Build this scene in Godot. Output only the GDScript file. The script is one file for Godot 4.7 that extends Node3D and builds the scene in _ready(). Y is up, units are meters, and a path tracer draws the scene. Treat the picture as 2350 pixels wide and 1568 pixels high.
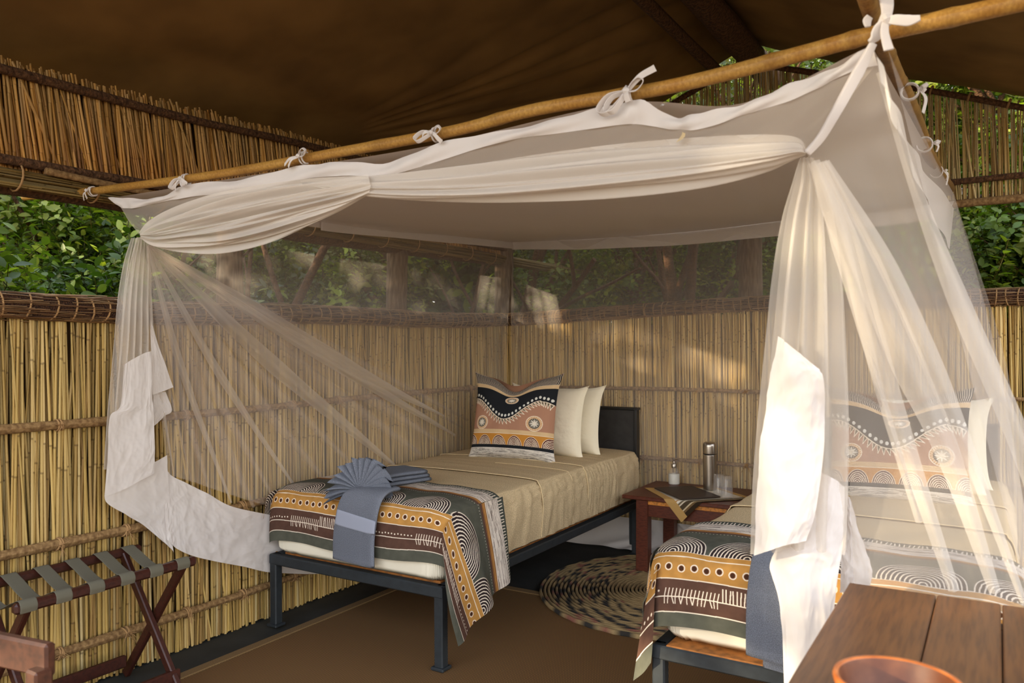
extends Node3D

var rng := RandomNumberGenerator.new()
var M := {}
var taken := {}


class MB:
	var v := PackedVector3Array()
	var uv := PackedVector2Array()
	var c := PackedColorArray()
	var idx := PackedInt32Array()
	var col := Color.WHITE

	func vert(p: Vector3, t := Vector2.ZERO) -> int:
		v.append(p)
		uv.append(t)
		c.append(col)
		return v.size() - 1

	func tri(a: int, b: int, d: int) -> void:
		idx.append(a)
		idx.append(b)
		idx.append(d)

	func quad(a: int, b: int, d: int, e: int) -> void:
		tri(a, b, d)
		tri(a, d, e)

	# a flat polygon whose front looks along n
	func face(ps: Array, n: Vector3) -> void:
		var first := v.size()
		for p in ps:
			vert(p, Vector2(p.x + p.z * 0.37, p.y + p.z * 0.71))
		var q: Vector3 = (ps[2] - ps[0]).cross(ps[1] - ps[0])
		var ok := q.dot(n) > 0.0
		for k in range(1, ps.size() - 1):
			if ok:
				tri(first, first + k, first + k + 1)
			else:
				tri(first, first + k + 1, first + k)

	# chamfered box, centre at o, half sizes h, along the axes of b
	func box(o: Vector3, size: Vector3, r := 0.004, b := Basis.IDENTITY) -> void:
		var h := size * 0.5
		var ax := [b.x, b.y, b.z]
		var hh := [h.x, h.y, h.z]
		r = minf(r, minf(h.x, minf(h.y, h.z)) * 0.9)
		for i in 3:
			var j := (i + 1) % 3
			var k := (i + 2) % 3
			for s in [-1.0, 1.0]:
				var n: Vector3 = ax[i] * s
				var f: Vector3 = o + n * hh[i]
				var a: Vector3 = ax[j] * (hh[j] - r)
				var d: Vector3 = ax[k] * (hh[k] - r)
				face([f - a - d, f + a - d, f + a + d, f - a + d], n)
				for s2 in [-1.0, 1.0]:
					var n2: Vector3 = ax[j] * s2
					var e: Vector3 = o + n * hh[i] + n2 * (hh[j] - r)
					var e2: Vector3 = o + n * (hh[i] - r) + n2 * hh[j]
					face([e - d, e + d, e2 + d, e2 - d], n + n2)
		for s in [-1.0, 1.0]:
			for s2 in [-1.0, 1.0]:
				for s3 in [-1.0, 1.0]:
					var sg := [s, s2, s3]
					var ps := []
					for i in 3:
						var p := o
						for j in 3:
							p += ax[j] * sg[j] * (hh[j] - (0.0 if i == j else r))
						ps.append(p)
					face(ps, ax[0] * s + ax[1] * s2 + ax[2] * s3)

	# bar of rectangular section from a to b
	func bar(a: Vector3, b: Vector3, w: float, t: float, up := Vector3.UP, r := 0.004) -> void:
		var y := (b - a).normalized()
		var x := up.cross(y)
		if x.length() < 0.01:
			x = Vector3.RIGHT.cross(y)
		x = x.normalized()
		box((a + b) * 0.5, Vector3(w, (b - a).length(), t), r, Basis(x, y, x.cross(y)))

	func tube(path: PackedVector3Array, radii: Array, sides := 8, caps := true, cols: Array = [], flat := 1.0, ref := Vector3.ZERO, vs := 1.0) -> void:
		var n := path.size()
		var e := Vector3.ZERO
		var base := v.size()
		var run := 0.0
		for i in n:
			var t := (path[mini(i + 1, n - 1)] - path[maxi(i - 1, 0)]).normalized()
			if ref != Vector3.ZERO:
				e = (ref - t * ref.dot(t)).normalized()
			elif i == 0:
				e = t.cross(Vector3.UP if absf(t.y) < 0.9 else Vector3.RIGHT).normalized()
			else:
				e = (e - t * e.dot(t)).normalized()
				run += path[i].distance_to(path[i - 1])
			var f := t.cross(e)
			var r: float = radii[mini(i, radii.size() - 1)]
			if not cols.is_empty():
				col = cols[mini(i, cols.size() - 1)]
			for j in sides + 1:
				var a := TAU * j / sides
				vert(path[i] + e * cos(a) * r + f * sin(a) * r * flat, Vector2(float(j) / sides, run * vs))
		for i in n - 1:
			for j in sides:
				var p := base + i * (sides + 1) + j
				tri(p, p + sides + 1, p + 1)
				tri(p + 1, p + sides + 1, p + sides + 2)
		if caps:
			for q in [0, n - 1]:
				var t := (path[1] - path[0]) if q == 0 else (path[n - 1] - path[n - 2])
				if not cols.is_empty():
					col = cols[mini(q, cols.size() - 1)]
				var m := vert(path[q], Vector2(0.5, 0.5))
				var first := v.size()
				for j in sides:
					vert(v[base + q * (sides + 1) + j], Vector2(0.5 + 0.4 * cos(TAU * j / sides), 0.5 + 0.4 * sin(TAU * j / sides)))
				for j in sides:
					if q == 0:
						tri(m, first + j, first + (j + 1) % sides)
					else:
						tri(m, first + (j + 1) % sides, first + j)

	# profile of (radius, height) turned round the y axis at o
	func lathe(o: Vector3, profile: Array, sides := 32) -> void:
		var base := v.size()
		for i in profile.size():
			for j in sides + 1:
				var a := TAU * j / sides
				vert(o + Vector3(cos(a) * profile[i].x, profile[i].y, -sin(a) * profile[i].x), Vector2(float(j) / sides * 2.0, float(i) / profile.size()))
		for i in profile.size() - 1:
			for j in sides:
				var p := base + i * (sides + 1) + j
				tri(p, p + sides + 1, p + 1)
				tri(p + 1, p + sides + 1, p + sides + 2)

	# rows of points, nu wide
	func grid(pts: PackedVector3Array, nu: int, uvs := PackedVector2Array(), flip := false) -> void:
		var base := v.size()
		var nv := pts.size() / nu
		for i in pts.size():
			vert(pts[i], uvs[i] if uvs.size() else Vector2(float(i % nu) / (nu - 1), float(i / nu) / (nv - 1)))
		for j in nv - 1:
			for i in nu - 1:
				var p := base + j * nu + i
				if flip:
					tri(p, p + nu, p + 1)
					tri(p + 1, p + nu, p + nu + 1)
				else:
					tri(p, p + 1, p + nu)
					tri(p + 1, p + nu + 1, p + nu)

	func mesh() -> ArrayMesh:
		var nn := PackedVector3Array()
		nn.resize(v.size())
		for k in range(0, idx.size(), 3):
			var a := idx[k]
			var b := idx[k + 1]
			var d := idx[k + 2]
			var q := (v[d] - v[a]).cross(v[b] - v[a])
			nn[a] += q
			nn[b] += q
			nn[d] += q
		# vertices that share a place and nearly a direction share a normal (tube and lathe seams)
		for k in nn.size():
			nn[k] = nn[k].normalized() if nn[k].length_squared() > 1e-20 else Vector3.UP
		var arr := []
		arr.resize(Mesh.ARRAY_MAX)
		arr[Mesh.ARRAY_VERTEX] = v
		arr[Mesh.ARRAY_NORMAL] = nn
		arr[Mesh.ARRAY_TEX_UV] = uv
		arr[Mesh.ARRAY_COLOR] = c
		arr[Mesh.ARRAY_INDEX] = idx
		var m := ArrayMesh.new()
		m.add_surface_from_arrays(Mesh.PRIMITIVE_TRIANGLES, arr)
		return m


# ---------------------------------------------------------------- naming and tagging
func numbered(n: String) -> String:
	taken[n] = taken.get(n, 0) + 1
	return n if taken[n] == 1 else "%s_%03d" % [n, taken[n] - 1]


func tag(o: Node3D, label: String, category: String, group := "", kind := "") -> Node3D:
	if label:
		o.set_meta("label", label)
	if category:
		o.set_meta("category", category)
	if group:
		o.set_meta("group", group)
	if kind:
		o.set_meta("kind", kind)
	return o


func thing(called: String, label: String, category: String, at := Vector3.ZERO, group := "", kind := "") -> Node3D:
	var o := Node3D.new()
	o.name = numbered(called)
	add_child(o)
	o.position = at
	return tag(o, label, category, group, kind)


func obj(called: String, mesh: Mesh, m: Material, parent: Node3D = null, at := Transform3D.IDENTITY) -> MeshInstance3D:
	var o := MeshInstance3D.new()
	o.mesh = mesh
	o.material_override = m
	o.transform = at
	if parent:
		o.name = called
		parent.add_child(o, true)
	else:
		o.name = numbered(called)
		add_child(o)
	return o


func stuffed(o: Node3D) -> Node3D:
	o.set_meta("kind", "stuff")
	return o


# ---------------------------------------------------------------- curves
func P(a: Array) -> PackedVector3Array:
	var r := PackedVector3Array()
	for i in range(0, a.size(), 3):
		r.append(Vector3(a[i], a[i + 1], a[i + 2]))
	return r


func spline_at(p: PackedVector3Array, t: float) -> Vector3:
	var n := p.size()
	if n == 1:
		return p[0]
	var f := clampf(t, 0.0, 1.0) * (n - 1)
	var i := mini(int(f), n - 2)
	return p[i].cubic_interpolate(p[i + 1], p[maxi(i - 1, 0)] if i > 0 else p[0] * 2.0 - p[1], p[i + 2] if i + 2 < n else p[n - 1] * 2.0 - p[n - 2], f - i)


func spline(p: PackedVector3Array, n: int) -> PackedVector3Array:
	var r := PackedVector3Array()
	for i in n:
		r.append(spline_at(p, float(i) / (n - 1)))
	return r


# a sheet through ribs; each rib runs along u, the ribs follow each other along v; disp(u, v) moves a point along the sheet's normal
func loft(ribs: Array, nu: int, nv: int, disp = null) -> PackedVector3Array:
	var cols := []
	for i in nu:
		var across := PackedVector3Array()
		for r in ribs:
			across.append(spline_at(r, float(i) / (nu - 1)))
		cols.append(across)
	var out := PackedVector3Array()
	for j in nv:
		for i in nu:
			out.append(spline_at(cols[i], float(j) / (nv - 1)))
	if disp != null:
		var moved := out.duplicate()
		for j in nv:
			for i in nu:
				var k := j * nu + i
				var du := out[j * nu + mini(i + 1, nu - 1)] - out[j * nu + maxi(i - 1, 0)]
				var dv := out[mini(j + 1, nv - 1) * nu + i] - out[maxi(j - 1, 0) * nu + i]
				var n := dv.cross(du)
				if n.length_squared() > 1e-16:
					moved[k] = out[k] + n.normalized() * (disp as Callable).call(float(i) / (nu - 1), float(j) / (nv - 1))
		out = moved
	return out


func sheet(ribs: Array, nu: int, nv: int, disp = null) -> ArrayMesh:
	var b := MB.new()
	b.grid(loft(ribs, nu, nv, disp), nu)
	return b.mesh()


func ring(o: Vector3, axis: Vector3, r: float, thick: float, n := 14, squash := 1.0, sides := 5) -> MB:
	var b := MB.new()
	add_ring(b, o, axis, r, thick, n, squash, sides)
	return b


func add_ring(b: MB, o: Vector3, axis: Vector3, r: float, thick: float, n := 14, squash := 1.0, sides := 5) -> void:
	var e := axis.cross(Vector3.UP if absf(axis.y) < 0.9 else Vector3.RIGHT).normalized()
	var f := axis.cross(e).normalized()
	var path := PackedVector3Array()
	for i in n + 1:
		var a := TAU * i / n
		path.append(o + e * cos(a) * r + f * sin(a) * r * squash)
	b.tube(path, [thick], sides, false)


# ---------------------------------------------------------------- materials
func noise_tex(freq: float, octaves: int, seed_: int, ramp: Array, size := 512, normal := 0.0, stretch := Vector2.ONE) -> Texture2D:
	var n := FastNoiseLite.new()
	n.noise_type = FastNoiseLite.TYPE_SIMPLEX
	n.seed = seed_
	n.frequency = freq
	n.fractal_octaves = octaves
	var t := NoiseTexture2D.new()
	t.width = int(size * stretch.x)
	t.height = int(size * stretch.y)
	t.seamless = true
	t.noise = n
	if normal > 0.0:
		t.as_normal_map = true
		t.bump_strength = normal
	elif ramp.size():
		var g := Gradient.new()
		g.offsets = PackedFloat32Array([])
		var offs := PackedFloat32Array()
		var cols := PackedColorArray()
		for i in ramp.size():
			offs.append(float(i) / (ramp.size() - 1))
			cols.append(ramp[i])
		g.offsets = offs
		g.colors = cols
		t.color_ramp = g
	return t


# crumpled cloth: soft swells with sharp creases, in metres along the sheet's normal
func crease(seed_: int, amp: float, su: float, sv: float, start := 0.0) -> Callable:
	var a := FastNoiseLite.new()
	a.seed = seed_
	a.frequency = 1.0
	a.fractal_octaves = 2
	var b := FastNoiseLite.new()
	b.seed = seed_ + 1
	b.frequency = 1.0
	b.fractal_type = FastNoiseLite.FRACTAL_RIDGED
	b.fractal_octaves = 2
	return func(u, v): return (amp * a.get_noise_2d(u * su * 0.8, v * sv * 0.8) + amp * 0.45 * b.get_noise_2d(u * su * 1.3 + v * 0.9, v * sv * 1.3 - u * 0.7)) * (1.0 if start == 0.0 else minf(1.0, start + v))


func c8(r: int, g: int, b: int, a := 1.0) -> Color:
	return Color(r / 255.0, g / 255.0, b / 255.0, a)


func mat(color: Color, rough := 0.8, tex: Texture2D = null, scale := 1.0, vcol := false) -> StandardMaterial3D:
	var m := StandardMaterial3D.new()
	m.albedo_color = color
	m.roughness = rough
	m.cull_mode = BaseMaterial3D.CULL_DISABLED
	m.vertex_color_use_as_albedo = vcol
	if tex:
		m.albedo_texture = tex
		m.uv1_triplanar = true
		m.uv1_scale = Vector3.ONE * scale
	return m


func cloth(color: Color, alpha := 1.0, back := 0.5) -> StandardMaterial3D:
	var m := mat(color, 0.95)
	m.metallic_specular = 0.2
	if alpha < 1.0:
		m.transparency = BaseMaterial3D.TRANSPARENCY_ALPHA
		m.albedo_color.a = alpha
	m.backlight_enabled = true
	var l := color.srgb_to_linear() * back
	m.backlight = Color(l.r, l.g, l.b).linear_to_srgb()
	return m


# brushes on an Image
func dab(im: Image, x: float, y: float, rx: float, ry: float, c: Color) -> void:
	for yy in range(int(-ry), int(ry) + 1):
		var w := rx * sqrt(maxf(0.0, 1.0 - pow(yy / maxf(ry, 0.5), 2.0)))
		im.fill_rect(Rect2i(int(x - w), int(y) + yy, maxi(1, int(2.0 * w)), 1), c)


func stroke(im: Image, pts: PackedVector2Array, w: float, c: Color) -> void:
	for i in pts.size() - 1:
		var n := maxi(1, int(pts[i].distance_to(pts[i + 1])))
		for k in n + 1:
			var p := pts[i].lerp(pts[i + 1], float(k) / n)
			im.fill_rect(Rect2i(int(p.x - w * 0.5), int(p.y - w * 0.5), maxi(1, int(w)), maxi(1, int(w))), c)


func arc_pts(x: float, y: float, rx: float, ry: float, a0: float, a1: float, wob := 0.0) -> PackedVector2Array:
	var r := PackedVector2Array()
	for i in 33:
		var a := lerpf(a0, a1, i / 32.0)
		var k := 1.0 + rng.randf_range(-wob, wob)
		r.append(Vector2(x + cos(a) * rx * k, y - sin(a) * ry * k))
	return r


func _ready() -> void:
	rng.seed = 12
	# camera
	var cam := Camera3D.new()
	cam.name = "camera"
	add_child(cam)
	var right := Vector3(0.850187, -0.005951, -0.526447)
	var up := Vector3(0.007164, 0.999974, 0.000265)
	cam.transform = Transform3D(Basis(right, up, right.cross(up)), Vector3(0, 1.3, 0))
	cam.fov = rad_to_deg(2.0 * atan(784.0 / 1800.0))
	cam.near = 0.05
	cam.far = 200.0
	var at := CameraAttributesPhysical.new()
	at.frustum_focal_length = 12.0 * 1800.0 / 784.0
	at.frustum_focus_distance = 3.3
	at.exposure_aperture = 4.0
	at.frustum_near = 0.05
	at.frustum_far = 200.0
	cam.attributes = at
	cam.current = true
	# sky, exposure
	var env := Environment.new()
	env.background_mode = Environment.BG_SKY
	var sm := ProceduralSkyMaterial.new()
	sm.sky_top_color = c8(190, 206, 232)
	sm.sky_horizon_color = c8(248, 240, 226)
	sm.sky_curve = 0.35
	sm.ground_bottom_color = c8(120, 100, 74)
	sm.ground_horizon_color = c8(190, 172, 140)
	sm.ground_curve = 0.1
	sm.sun_angle_max = 1.0
	sm.energy_multiplier = 1.0
	var sky := Sky.new()
	sky.sky_material = sm
	env.sky = sky
	env.background_energy_multiplier = 1.0
	env.tonemap_mode = Environment.TONE_MAPPER_LINEAR
	env.tonemap_exposure = 4.45
	env.sdfgi_enabled = true
	env.ssao_enabled = true
	env.ssil_enabled = true
	var we := WorldEnvironment.new()
	we.name = "world_environment"
	we.environment = env
	add_child(we)
	# the low sun, coming in by the open front
	var sun := DirectionalLight3D.new()
	sun.name = "sun"
	add_child(sun)
	var el := deg_to_rad(14.0)
	var az := deg_to_rad(-43.0)
	var towards := Vector3(sin(az) * cos(el), sin(el), cos(az) * cos(el))
	sun.look_at_from_position(towards * 10.0, Vector3.ZERO)
	sun.light_color = c8(255, 234, 198)
	sun.light_energy = 1.0
	sun.light_angular_distance = 0.9
	sun.shadow_enabled = true
	sun.sky_mode = DirectionalLight3D.SKY_MODE_LIGHT_ONLY

	make_materials()
	build_shell()
	build_rugs()
	build_beds()
	build_table()
	build_foreground()
	build_net()
	build_garden()


# the printed blanket, one pixel to the millimetre: 1760 across, 690 from the foot hem (bottom row) to the head hem (top row)
func blanket_print() -> ImageTexture:
	var W := 1760
	var H := 690
	var im := Image.create(W, H, false, Image.FORMAT_RGB8)
	var green := c8(86, 87, 77)
	var brown := c8(90, 66, 56)
	var gold := c8(186, 138, 74)
	var cream := c8(232, 220, 202)
	var dark := c8(52, 42, 42)
	var band := func(v0: int, v1: int, c: Color): im.fill_rect(Rect2i(0, H - v1, W, v1 - v0), c)
	(band as Callable).call(0, 52, green)
	(band as Callable).call(52, 166, brown)
	(band as Callable).call(166, 266, gold)
	(band as Callable).call(266, 490, green)
	(band as Callable).call(490, 506, brown)
	(band as Callable).call(506, 530, c8(160, 112, 62))
	(band as Callable).call(530, 638, c8(214, 203, 190))
	(band as Callable).call(638, 690, c8(74, 77, 70))
	# faint mottling of the dye
	var n := FastNoiseLite.new()
	n.seed = 5
	n.frequency = 0.018
	n.fractal_octaves = 3
	for y in range(0, H, 4):
		for x in range(0, W, 4):
			var k := 1.0 + 0.09 * n.get_noise_2d(x, y)
			im.fill_rect(Rect2i(x, y, 4, 4), im.get_pixel(x, y) * Color(k, k, k))
	# lines along the bands
	for v in [52, 104, 166, 243, 266]:
		var pts := PackedVector2Array()
		for i in 60:
			pts.append(Vector2(W * i / 59.0, H - v + 2.0 * n.get_noise_2d(i * 9.0, v * 7.0)))
		stroke(im, pts, 4.0, cream)
	# rings on the gold band
	for i in 44:
		var x := 20.0 + i * 40.0 + rng.randf_range(-4, 4)
		var y := H - 205.0 + rng.randf_range(-3, 3)
		dab(im, x, y, 13, 14, cream)
		dab(im, x, y, 9, 10, c8(118, 72, 40))
		dab(im, x, y, 7, 8, c8(70, 46, 34))
	# combs, crosses and dots on the brown band
	var x0 := 0
	var kind := 0
	while x0 < W:
		var w := 170 if kind != 1 else 330
		if kind == 0:
			for k in range(0, w, 11):
				var j := rng.randf_range(-3, 3)
				stroke(im, PackedVector2Array([Vector2(x0 + k, H - 105), Vector2(x0 + k + j, H - 150 + absf(j))]), 4, cream)
		elif kind == 1:
			for k in range(0, w, 17):
				dab(im, x0 + k, H - 122 + rng.randf_range(-2, 2), 4, 4, cream)
		else:
			for k in range(0, w, 12):
				var j := rng.randf_range(-7, 7)
				stroke(im, PackedVector2Array([Vector2(x0 + k + j, H - 80), Vector2(x0 + k, H - 105), Vector2(x0 + k + 5, H - 132)]), 3, cream)
		kind = (kind + 1) % 3
		x0 += w + 14
	# arches on the green field
	for i in 8:
		var cx := 60.0 + i * 236.0
		for yy in 138:
			var ww := 112.0 * sqrt(1.0 - pow(yy / 138.0, 2.0))
			im.fill_rect(Rect2i(int(cx - ww), H - 268 - yy, int(2.0 * ww), 1), cream)
			if yy < 134:
				ww = 108.0 * sqrt(1.0 - pow(yy / 134.0, 2.0))
				im.fill_rect(Rect2i(int(cx - ww), H - 268 - yy, int(2.0 * ww), 1), dark)
		for k in 9:
			var r := 98.0 - k * 11.0
			stroke(im, arc_pts(cx + k * 0.8, H - 268, r, r * 1.22, 0.0, PI, 0.012), 4, cream)
	for k in range(0, W, 12):
		dab(im, k, H - 480, 2, 2, cream)
	# bark band: long dark scratches
	for k in 620:
		var x := rng.randf() * W
		var y := H - rng.randf_range(534, 634)
		stroke(im, PackedVector2Array([Vector2(x, y), Vector2(x + rng.randf_range(20, 110), y + rng.randf_range(-3, 3))]), 1.0 + rng.randi() % 2, c8(92, 78, 70) if k % 3 else c8(236, 228, 216))
	for v in [511, 520, 526]:
		stroke(im, PackedVector2Array([Vector2(0, H - v), Vector2(W, H - v)]), 2, c8(112, 74, 44) if v != 520 else c8(206, 160, 96))
	for k in range(0, W, 13):
		stroke(im, PackedVector2Array([Vector2(k, H - 642), Vector2(k + rng.randf_range(-3, 3), H - 672)]), 4, cream)
	return ImageTexture.create_from_image(im)


# the printed cushion front; row 0 is the top edge
func cushion_print() -> ImageTexture:
	var S := 720
	var im := Image.create(S, S, false, Image.FORMAT_RGB8)
	var cream := c8(236, 222, 200)
	var black := c8(38, 40, 44)
	var brown := c8(176, 132, 108)
	var tan := c8(214, 184, 142)
	var gold := c8(196, 136, 60)
	var maroon := c8(92, 48, 40)
	im.fill(brown)
	im.fill_rect(Rect2i(0, 0, S, 76), c8(206, 190, 170))
	for k in range(0, S, 9):
		stroke(im, PackedVector2Array([Vector2(k, 4), Vector2(k + 8, 40), Vector2(k + 4, 72)]), 5, black)
	im.fill_rect(Rect2i(0, 76, S, 30), tan)
	# the black field, with a wave for its lower edge
	var wave := func(x: float) -> float: return 300.0 + 88.0 * cos((x - 330.0) / 96.0) * (1.0 if x < 620 else 0.9)
	for x in S:
		im.fill_rect(Rect2i(x, 106, 1, int((wave as Callable).call(float(x)) - 106.0)), black)
	var edge := PackedVector2Array()
	for x in range(0, S, 6):
		edge.append(Vector2(x, (wave as Callable).call(float(x))))
	# teeth below the wave
	for i in range(1, edge.size() - 1, 4):
		var d := (edge[i + 1] - edge[i - 1]).normalized()
		var nn := Vector2(-d.y, d.x)
		if nn.y < 0.0:
			nn = -nn
		var a := edge[i] - d * 12.0
		var b := edge[i] + d * 12.0
		var tip := edge[i] + nn * 46.0 + d * 18.0
		for k in 16:
			stroke(im, PackedVector2Array([a.lerp(b, k / 15.0), tip]), 2, c8(104, 92, 74))
		stroke(im, PackedVector2Array([a, tip, b]), 4, cream)
	stroke(im, edge, 5, cream)
	for i in range(2, edge.size(), 5):
		dab(im, edge[i].x, edge[i].y - 32, 10, 13, c8(222, 222, 214))
	# three sun wheels
	for w in [Vector3(372, 176, 58), Vector3(120, 420, 60), Vector3(590, 412, 66)]:
		dab(im, w.x, w.y, w.z, w.z, cream)
		dab(im, w.x, w.y, w.z - 5, w.z - 5, c8(205, 160, 110))
		for k in 26:
			var a := TAU * k / 26
			stroke(im, PackedVector2Array([Vector2(w.x, w.y) + Vector2.from_angle(a) * w.z * 0.7, Vector2(w.x, w.y) + Vector2.from_angle(a) * w.z * 0.9]), 3, cream)
		dab(im, w.x, w.y, w.z * 0.66, w.z * 0.66, c8(86, 84, 78))
		for k in 8:
			var a := TAU * k / 8
			for s in 10:
				dab(im, w.x + cos(a) * w.z * 0.06 * s, w.y + sin(a) * w.z * 0.06 * s, 1.0 + 4.0 * sin(PI * s / 10.0), 1.0 + 4.0 * sin(PI * s / 10.0), c8(226, 220, 206))
		for k in 8:
			var a := TAU * (k + 0.5) / 8
			stroke(im, PackedVector2Array([Vector2(w.x, w.y), Vector2(w.x, w.y) + Vector2.from_angle(a) * w.z * 0.6]), 2, cream)
	im.fill_rect(Rect2i(0, 478, S, 34), tan)
	im.fill_rect(Rect2i(0, 512, S, 108), gold)
	stroke(im, PackedVector2Array([Vector2(0, 512), Vector2(S, 512)]), 4, cream)
	for i in 6:
		var cx := 20.0 + i * 138.0
		for yy in 96:
			var ww := 63.0 * sqrt(1.0 - pow(yy / 96.0, 2.0))
			im.fill_rect(Rect2i(int(cx - ww), 622 - yy, int(2.0 * ww), 1), cream)
			if yy < 92:
				ww = 59.0 * sqrt(1.0 - pow(yy / 92.0, 2.0))
				im.fill_rect(Rect2i(int(cx - ww), 622 - yy, int(2.0 * ww), 1), maroon)
		for k in 6:
			stroke(im, arc_pts(cx, 622, 50.0 - k * 8.5, 78.0 - k * 12.5, 0.0, PI, 0.02), 4, cream)
	im.fill_rect(Rect2i(0, 614, S, 106), c8(222, 216, 206))
	im.fill_rect(Rect2i(0, 610, S, 26), black)
	for k in 260:
		var x := rng.randf() * S
		var y := rng.randf_range(642, 716)
		stroke(im, PackedVector2Array([Vector2(x, y), Vector2(x + rng.randf_range(20, 70), y + rng.randf_range(-3, 3))]), 1 + rng.randi() % 2, c8(120, 114, 108))
	return ImageTexture.create_from_image(im)


func table_cloth_print() -> ImageTexture:
	var S := 512
	var im := Image.create(S, S, false, Image.FORMAT_RGB8)
	im.fill(c8(226, 218, 200))
	var n := FastNoiseLite.new()
	n.seed = 8
	n.frequency = 0.05
	for y in range(0, S, 4):
		for x in range(0, S, 4):
			var k := 1.0 + 0.06 * n.get_noise_2d(x, y)
			im.fill_rect(Rect2i(x, y, 4, 4), im.get_pixel(x, y) * Color(k, k, k))
	# u: left border tan; v: front hem striped
	im.fill_rect(Rect2i(0, 0, 52, S), c8(196, 158, 98))
	im.fill_rect(Rect2i(0, 0, S, 40), c8(196, 158, 98))
	im.fill_rect(Rect2i(S - 40, 0, 40, S), c8(196, 158, 98))
	var y := S - 110
	for s in [[8, c8(180, 130, 70)], [14, c8(232, 224, 206)], [10, c8(120, 108, 86)], [8, c8(222, 210, 186)], [26, c8(84, 72, 54)], [8, c8(214, 196, 160)], [12, c8(120, 96, 64)], [24, c8(58, 46, 34)]]:
		im.fill_rect(Rect2i(52, y, S - 92, s[0]), s[1])
		y += s[0]
	return ImageTexture.create_from_image(im)


func weave(a: Color, b: Color, size: int, cell: int) -> ImageTexture:
	var im := Image.create(size, size, false, Image.FORMAT_RGB8)
	for y in size:
		for x in size:
			var u := fposmod(float(x) / cell + (0.5 if (y / cell) % 2 else 0.0), 1.0)
			var w := fposmod(float(y) / cell, 1.0)
			var k := sin(PI * u) * sin(PI * w)
			im.set_pixel(x, y, b.lerp(a, clampf(0.15 + k * 1.1, 0, 1)))
	return ImageTexture.create_from_image(im)


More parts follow.
